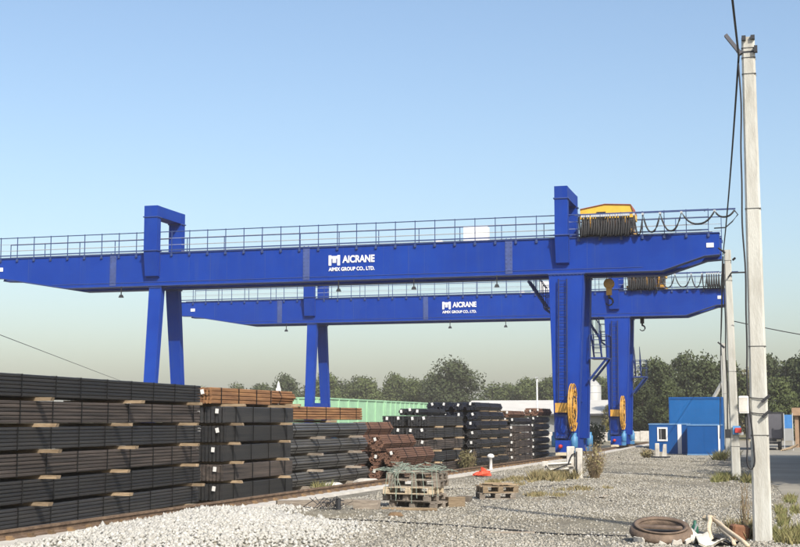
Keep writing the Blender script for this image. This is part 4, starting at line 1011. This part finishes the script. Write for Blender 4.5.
# rusty ring (old manhole collar), cloth strip, planks, green sack, rusty block
zr = gzf(-1.8, 19.9)
rg = thing('iron_ring', 'rusty iron collar ring with a bar across lying on the gravel', 'iron ring', (-1.83, 19.95, zr + .1), .15); rg.rotation_euler = (.24, .03, .15)
MB().lathe([(.43, .0), (.45, .02), (.45, .06), (.42, .11), (.37, .13), (.34, .125), (.32, .09), (.33, .03), (.34, .0)], 40).obj('collar', 'iron_rust', rg, True)
MB().lathe([(.37, .13), (.395, .152), (.36, .158), (.32, .14), (.325, .12)], 40).obj('lip', 'iron_rust', rg, True)
MB().prism([(-.335, .085), (.335, .085), (.32, .11), (-.32, .11)], .0, .11).obj('cross_bar', 'iron_rust', rg)
r = random.Random(4); cr = MB()
for i in range(11):
    an = r.uniform(3.4, 6.1); cr.box(-.045, .045, -.012, .012, -.035, .03, Matrix.Translation((.465 * math.cos(an), .465 * math.sin(an), r.uniform(.02, .05))) @ Matrix.Rotation(an + 1.57, 4, 'Z') @ Matrix.Rotation(r.uniform(-.5, .5), 4, 'Y'))
stuff(cr.obj('mortar_crust', 'dirty_white', rg))
MB().lathe([(.335, .05), (.3, .012), (.001, .008)], 20).obj('dark_inner_disc', 'near_black', rg, True)  # near-black dished disc filling the inside of the ring
def ribbon(pts, wfun, th=.02):
    v, f_ = [], []
    n = len(pts)
    for i, (x, y, z) in enumerate(pts):
        w = wfun(i / (n - 1))
        for k in range(5):
            s_ = (k - 2) / 2
            v.append((x + s_ * w * .8, y + s_ * w * .55, z + .05 * math.cos(s_ * 2.2 + i * .8) + .015 * math.sin(i * 2.1 + k)))
        for k in range(5): 
            q = v[-5 + 0]
        v += [(a, b, c - th) for a, b, c in v[-5:]]
    for i in range(n - 1):
        a, b = i * 10, (i + 1) * 10
        for k in range(4): f_ += [(a + k, a + k + 1, b + k + 1, b + k), (a + 5 + k + 1, a + 5 + k, b + 5 + k, b + 5 + k + 1)]
        f_ += [(a, b, b + 5, a + 5), (a + 4, a + 9, b + 9, b + 4)]
    f_ += [(0, 5, 6, 1), (1, 6, 7, 2), (2, 7, 8, 3), (3, 8, 9, 4)]
    return MB().add(v, f_)
cs = ribbon([(-1.42 + .34 * t, 20.25 - .9 * t, zr + .13 - .07 * t + .02 * math.sin(t * 9)) for t in np.linspace(0, 1, 14)], lambda t: .09 + .13 * t)
tag(cs.obj('cloth_strip', 'cloth_pale', None, True), 'pale crumpled cloth strip trailing from the rusty ring', 'cloth')
bs = ribbon([(-1.45 + .6 * t, 20.38 - .75 * t, zr + .06 + .01 * math.sin(t * 8)) for t in np.linspace(0, 1, 12)], lambda t: .2 - .03 * t)
tag(bs.obj('black_sheet', 'near_black', None, True), 'black plastic sheet under the pale cloth strip', 'plastic sheet')
for i, (a, b, lb) in enumerate((((-1.24, 21.2, .3), (-1.12, 19.8, .07), 'pale peeled branch standing upright in the scrap beside the ring'), ((-1.2, 21.15, .27), (-.62, 19.2, .05), 'long pale peeled branch lying away from the rusty ring'), ((-1.1, 20.9, .2), (-.8, 19.5, .04), 'short pale branch between two longer ones'))):
    a = Vector(a); b = Vector(b); p_ = [a.lerp(b, t) + Vector((.02 * math.sin(t * 7 + i), 0, .035 * math.sin(t * 3.1))) for t in np.linspace(0, 1, 9)]
    tag(MB().tube(p_,   .04 - .008 * i, 8, .03).obj('peeled_branch', 'pale_wood', None, True), lb, 'branch', 'peeled branches')
lump = MB().lathe([(.001, .12), (.1, .1), (.14, .02), (.12, -.06), (.001, -.08)], 9).obj('wood_knot', 'pale_wood', None, False, (-1.22, 21.17, zr + .26)); lump.scale = (.8, .5, .5); tag(lump, 'pale wooden knot where the peeled branches meet', 'wood')
gsk = MB().lathe([(.001, .24), (.02, .24), (.025, .19), (.05, .15), (.055, .02), (.04, 0)], 10).obj('green_bottle', 'green_plastic', None, True, (-1.42, 21.0, zr)); tag(gsk, 'dark green plastic bottle among the scrap by the ring', 'bottle')
sc = MB(); r = random.Random(12)
for i in range(9):
    x = r.uniform(-.2, .2); sc.bar((x, r.uniform(-.1, .1), 0), (x + r.uniform(-.15, .15), r.uniform(-.1, .1), r.uniform(.12, .26)), .018)
tag(sc.obj('wire_scrap', 'galv', None, False, (-1.62, 20.75, zr)), 'bits of grey wire sticking up behind the rusty ring', 'wire')
rb = MB().cbox(-.13, .13, -.11, .11, 0, .22, .03).obj('rusty_block', 'rust_block', None, False, (-.78, 20.75, gzf(-.78, 20.75)), (0, .12, .35)); tag(rb, 'rusty brown metal block at the foot of the meter box pole', 'block')
wl_ = timber((-4.3, 21.2, gzf(-4.3, 21.2)), .25, .8, 'thin weathered stick lying on the bare gravel', .035, .03, 'old_timber', 'stick', 'timber blocks')

for i in range(9):
    x_, y_ = rnd.uniform(-6.8, -2.2), rnd.uniform(20.5, 36)
    timber((x_, y_, gzf(x_, y_)), rnd.uniform(-1.2, 1.2), rnd.choice((.2, .3, .5)), 'thin grey splinter of wood strewn on the open gravel', .03, .022, 'old_timber', 'wood_splinter', 'wood splinters')

# ------------------------------------------------------------------ weeds and bushes
def grass_patch(label, cx, cy, rx, ry_, n, h, m='grass', seed=0):
    g = np.random.default_rng(seed); a = g.uniform(0, 6.28, n); rr = np.sqrt(g.random(n)) * (1 + .3 * np.sin(a * 3 + seed))
    nc = max(5, n // 110); ca = g.uniform(0, 6.28, nc); cr_ = np.sqrt(g.random(nc)); pick = np.minimum((nc * g.random(n) ** 1.6).astype(int), nc - 1)
    x = cx + 1.25 * rx * cr_[pick] * np.cos(ca[pick]) + rx * g.normal(0, .13, n); y = cy + 1.25 * ry_ * cr_[pick] * np.sin(ca[pick]) + ry_ * g.normal(0, .13, n); rr = np.abs(g.normal(0, .4, n)); z = gz(x, y); hh = h * g.uniform(.35, 1, n) * (1.15 - .7 * np.clip(rr, 0, 1.2)); an = g.uniform(0, 6.28, n); w = g.uniform(.006, .014, n) * (1 + cy / 40)
    lx, ly = g.normal(0, .45, n) * hh, g.normal(0, .45, n) * hh
    b0 = np.stack([x - w * np.cos(an), y - w * np.sin(an), z - .01], -1); b1 = np.stack([x + w * np.cos(an), y + w * np.sin(an), z - .01], -1)
    t = np.stack([x + lx, y + ly, z + hh], -1)
    v = np.stack([b0, b1, t], 1).reshape(-1, 3); f_ = np.arange(3 * n).reshape(-1, 3)
    o = link('grass_tuft', fm(v, f_, 'grass'), m); stuff(o); o['label'] = label; o['category'] = 'grass'; return o
grass_patch('green grass growing right of the meter box pole', .18, 21.2, .45, .9, 2600, .2, seed=1)
grass_patch('thin grass at the left foot of the meter box pole', -.72, 21.6, .2, .7, 500, .3, 'dry_leaf', seed=2)
grass_patch('grass fringe at the foot of the second pole', -1.6, 40.6, .55, 1.4, 1300, .28, seed=3)
grass_patch('grass clump at the foot of the third pole', -3.0, 62.5, .5, 1.6, 900, .5, seed=4)
grass_patch('grey green grass mound under the pedestal lever arm', -6.75, 40.2, .5, 1.3, 2600, .32, 'dry_leaf', seed=5)
grass_patch('short dry grass strip left of the pedestal', -7.6, 37.5, .5, 2.2, 1500, .12, 'dry_leaf', seed=6)
grass_patch('sparse weeds before the low pallet pair', -5.0, 33, .8, 2.0, 900, .1, 'dry_leaf', seed=7)
grass_patch('green weeds at the foot of the sloping sided bundles', -11.05, 31.4, .12, .5, 350, .3, seed=8)
grass_patch('grass along the road edge behind the meter box pole', -.05, 28.0, .2, 4.0, 1500, .14, seed=9)
def bush(label, loc, rx, ry_, h, n, leaf, m, seed, nt_=60, twig='twig'):
    g = np.random.default_rng(seed); root = thing('bush', label, 'bush', loc)
    mb = MB(); r = random.Random(seed)
    for i in range(nt_):
        a = r.uniform(0, 6.28); d = r.random(); x, y = rx * d * math.cos(a), ry_ * d * math.sin(a); zt = h * r.uniform(.5, 1.05)
        mb.tube([(x * .35, y * .35, -.03), (x * .75 + r.uniform(-.05, .05), y * .75, zt * .55), (x + r.uniform(-.08, .08), y, zt)], .009, 3, .004)
    mb.obj('stems', twig, root)
    d = g.normal(0, 1, (n, 3)); d /= np.linalg.norm(d, axis=1)[:, None]; rr = g.random(n) ** .45
    c = d * rr[:, None] * np.array([rx, ry_, h * .52]) + np.array([0, 0, h * .5]); c[:, 2] = np.abs(c[:, 2])
    u = g.normal(0, 1, (n, 3)); u /= np.linalg.norm(u, axis=1)[:, None]; w = np.cross(u, d); w /= np.linalg.norm(w, axis=1)[:, None] + 1e-6
    s_ = leaf * g.uniform(.5, 1.3, n)[:, None]
    v = np.stack([c - u * s_, c + w * s_ * .5, c + u * s_, c - w * s_ * .5], 1).reshape(-1, 3)
    stuff(link('leaves', fm(v, np.arange(4 * n).reshape(-1, 4), 'leaves'), m, root))
bush('tall dry brown weed bush right of the white pedestal', (-5.72, 41.2, gzf(-5.7, 41.2)), .36, .6, 1.05, 520, .045, 'dry_leaf', 1, 110)
bush('grey green weed bush at the foot of the tagged black stack', (-10.55, 45.0, .0), .3, .7, .75, 900, .05, 'leaf_brown', 2)
bush('dark low bush behind the crane leg beside the low wall', (-12.3, 88, -.1), .9, .9, 1.7, 1600, .09, 'leaf_dark', 3)
bush('small dry bush before the short white marker posts', (-6.7, 66.4, gzf(-6.7, 66.4)), .35, .5, .45, 400, .05, 'dry_leaf', 4)
bush('thin weed stalks climbing beside the meter box pole', (-.7, 21.3, gzf(-.7, 21.3)), .12, .2, .8, 60, .02, 'dry_leaf', 5, 16)

# ------------------------------------------------------------------ trees
def crown_mesh(seed, n, leaf, rx, h, base, lobes):
    g = np.random.default_rng(seed); cs_ = []
    for i in range(lobes):
        t = (i + .5) / lobes; zz = base + (h - base) * (.1 + .84 * t); prof = math.sin(math.pi * min(1, (.16 + .84 * t) ** .8)) ** .65
        a = g.uniform(0, 6.28); d = rx * prof * g.uniform(.25, .8)
        cs_.append((d * math.cos(a), d * math.sin(a), zz, rx * g.uniform(.28, .5)))
    V_ = []
    per = n // lobes
    for (x, y, z, r_) in cs_:
        d = g.normal(0, 1, (per, 3)); d /= np.linalg.norm(d, axis=1)[:, None]
        rr = r_ * g.uniform(.45, 1.08, per)[:, None] * (1 + .22 * np.sin(d[:, :1] * 5 + seed) * np.cos(d[:, 2:] * 6))
        c = np.array([x, y, z]) + d * rr * np.array([1, 1, .8]); c[:, 2] = np.maximum(c[:, 2], .15)
        nn = d + g.normal(0, .6, (per, 3)); nn /= np.linalg.norm(nn, axis=1)[:, None]
        u = np.cross(nn, g.normal(0, 1, (per, 3))); u /= np.linalg.norm(u, axis=1)[:, None]; w = np.cross(nn, u)
        s_ = leaf * g.uniform(.5, 1.25, per)[:, None]
        V_.append(np.stack([c - u * s_, c + w * s_ * .62, c + u * s_, c - w * s_ * .62], 1))
    V_ = np.concatenate(V_).reshape(-1, 3); return fm(V_, np.arange(len(V_)).reshape(-1, 4), 'crown'), cs_
KINDS = []
for i, (rx, h, base, lobes, n) in enumerate(((3.6, 8, 1.2, 26, 9000), (2.6, 8, .8, 22, 7500), (3.2, 8, .3, 24, 9000), (4.6, 10, 1.4, 34, 13000), (2.2, 8, 2.0, 16, 5000))):
    cm, lob = crown_mesh(50 + i, n, .19, rx, h, base, lobes)
    tb = MB().tube([(0, 0, -.3), (.08, .05, h * .3), (-.05, .1, h * .55), (.05, 0, h * .85)], .2, 7, .04)
    for (x, y, z, r_) in lob[::3]: tb.tube([(0, .04, z * .45), (x * .5, y * .5, z * .75), (x, y, z)], .07, 5, .02)
    KINDS.append((cm, tb.mesh('trunk')))
    KINDS[-1][1].materials.append(M['bark'])
def tree(kind, x, y, h, m, label, group, wide=1.0, z=-.1):
    if group:
        label = {'leaf_olive': 'olive green ', 'leaf_dark': 'dark green ', 'leaf_brown': 'brownish ', 'leaf_yellow': 'yellowing '}[m] + ('spreading ' if wide > 1.05 else '') + ('taller ' if h > 7.9 else '') + label
    root = thing('tree', label, 'tree', (x, y, z), rnd.uniform(0, 6.28), group)
    H0 = 10 if kind == 3 else 8; s = h / H0
    root.scale = (s * wide, s * wide, s)
    cm, tm = KINDS[kind]
    t = bpy.data.objects.new('trunk', tm); COL.objects.link(t); t.parent = root
    key = f'crown{kind}{m}'
    if key not in M: 
        me = cm.copy(); me.materials.append(M[m]); M[key] = me
    stuff_o = bpy.data.objects.new('crown', M[key]); COL.objects.link(stuff_o); stuff_o.parent = root
    return root
# row behind the green wagons
for (x, y, h, k, m, wd) in ((-97, 214, 7.0, 2, 'leaf_olive', 1.3), (-89, 222, 7.7, 0, 'leaf_olive', 1.2), (-84, 222, 8.0, 2, 'leaf_olive', 1.3), (-79, 223, 8.4, 1, 'leaf_olive', 1.4), (-75, 224, 8.2, 2, 'leaf_dark', 1.3), (-71, 222, 8.7, 0, 'leaf_olive', 1.2), (-64.5, 224, 8.4, 2, 'leaf_olive', 1.3), (-58, 223, 9.1, 0, 'leaf_olive', 1.2), (-55.5, 216, 8.2, 2, 'leaf_olive', 1.2), (-92, 218, 7.7, 2, 'leaf_olive', 1.), (-86.5, 216, 7.5, 1, 'leaf_olive', 1.1), (-81, 212, 8.9, 0, 'leaf_dark', .9), (-77, 214, 7.3, 2, 'leaf_olive', 1.), (-73.0, 210, 9.1, 0, 'leaf_olive', .95), (-69, 213, 7.7, 1, 'leaf_olive', 1.2), (-66, 211, 8.2, 2, 'leaf_olive', 1.), (-62.5, 214, 8.9, 0, 'leaf_olive', .9), (-59, 212, 8.2, 2, 'leaf_olive', .9)):
    tree(k, x, y, h, m, 'tree in the row behind the green wagons', 'trees behind the wagons', wd)
tree(3, -48.7, 198, 10.3, 'leaf_dark', 'tall broad dark green tree rising above the green wagons', None, 1.2)
tree(2, -55, 200, 7.5, 'leaf_olive', 'mid sized bushy tree left of the tall broad tree', None, .9)
tree(2, -48.5, 188, 3.6, 'leaf_yellow', 'low yellowing shrub tree in front of the tall broad tree', None, 1.1)
for (x, y, h, k, m, wd) in ((-48, 226, 7.6, 2, 'leaf_olive', 1.3), (-43, 230, 8.4, 0, 'leaf_olive', 1.2), (-39, 229, 8.6, 2, 'leaf_olive', 1.2), (-35, 228, 8.6, 0, 'leaf_olive', 1.2), (-31, 226, 8.6, 2, 'leaf_olive', 1.2), (-45, 222, 7.4, 0, 'leaf_olive', 1.), (-41.5, 218, 8.0, 2, 'leaf_olive', 1.), (-37.5, 220, 8.2, 0, 'leaf_olive', 1.), (-33.5, 217, 7.5, 2, 'leaf_olive', 1.), (-29.5, 214, 8.2, 0, 'leaf_olive', 1.), (-26, 200, 7.6, 2, 'leaf_olive', .95), (-23, 196, 8.6, 0, 'leaf_dark', .9)):
    tree(k, x, y, h, m, 'tree in the row behind the grey warehouse', 'trees behind the warehouse', wd)
for (x, y, h, k, m, wd) in ((-16.3, 140, 6.6, 2, 'leaf_brown', .95), (-14.2, 150, 8.0, 0, 'leaf_olive', .85), (-12.3, 138, 7.6, 1, 'leaf_dark', 1.), (-10.4, 146, 8.4, 0, 'leaf_dark', .8), (-8.2, 141, 8.0, 2, 'leaf_dark', .9), (-6.4, 150, 8.2, 1, 'leaf_olive', 1.), (-13.4, 130, 5.4, 2, 'leaf_dark', .9), (-10.8, 128, 5.0, 2, 'leaf_olive', .9)):
    tree(k, x, y, h, m, 'tree behind the blue site cabins', 'trees behind the blue cabins', wd)
tree(2, -14.9, 122, 3.6, 'leaf_yellow', 'yellowing shrub between the far crane leg and blue cabin', None, .9)
for (x, y, h, k, m, wd) in ((-4.6, 160, 7.2, 2, 'leaf_brown', .9), (-2.4, 166, 9.0, 0, 'leaf_dark', .8), (.6, 160, 8.8, 1, 'leaf_dark', 1.1), (2.6, 154, 9.4, 0, 'leaf_dark', .8), (-.8, 146, 6.0, 2, 'leaf_olive', .9), (3.8, 146, 8.0, 2, 'leaf_dark', .9)):
    tree(k, x, y, h, m, 'tree beyond the grey trailer at the road bend', 'trees beyond the trailer', wd)
# roadside trees that shade the asphalt
for i, (x, y, h, k) in enumerate(((7.6, 38, 11.5, 3), (8.2, 45, 12.2, 3), (7.4, 52, 11.6, 3), (8.0, 59, 12.4, 3), (7.8, 66, 11.8, 3), (8.4, 73, 12, 3), (9.6, 41.5, 12, 3), (9.8, 48.5, 12, 3), (9.4, 56, 12, 3), (9.7, 63, 12, 3))):
    tree(k, x, y, h, 'leaf_dark', 'leafy roadside tree shading the asphalt opposite the poles', 'roadside trees', 1.05)

# ------------------------------------------------------------------ haze in the air over the whole place
hz = MB().box(-930, 730, -150, 1330, -2, 14.5).obj('haze', None); stuff(hz)
hz['label'] = 'pale dusty haze hanging over the yard'; hz['category'] = 'haze'
hm = bpy.data.materials.new('haze_air'); hm.use_nodes = True; n = hm.node_tree.nodes; n.clear()
ho = n.new('ShaderNodeOutputMaterial'); hv = n.new('ShaderNodeVolumePrincipled')
hv.inputs['Color'].default_value = (.95, .92, .88, 1); hv.inputs['Density'].default_value = .00035; hv.inputs['Anisotropy'].default_value = -.25
hm.node_tree.links.new(hv.outputs[0], ho.inputs['Volume']); hz.data.materials.append(hm)
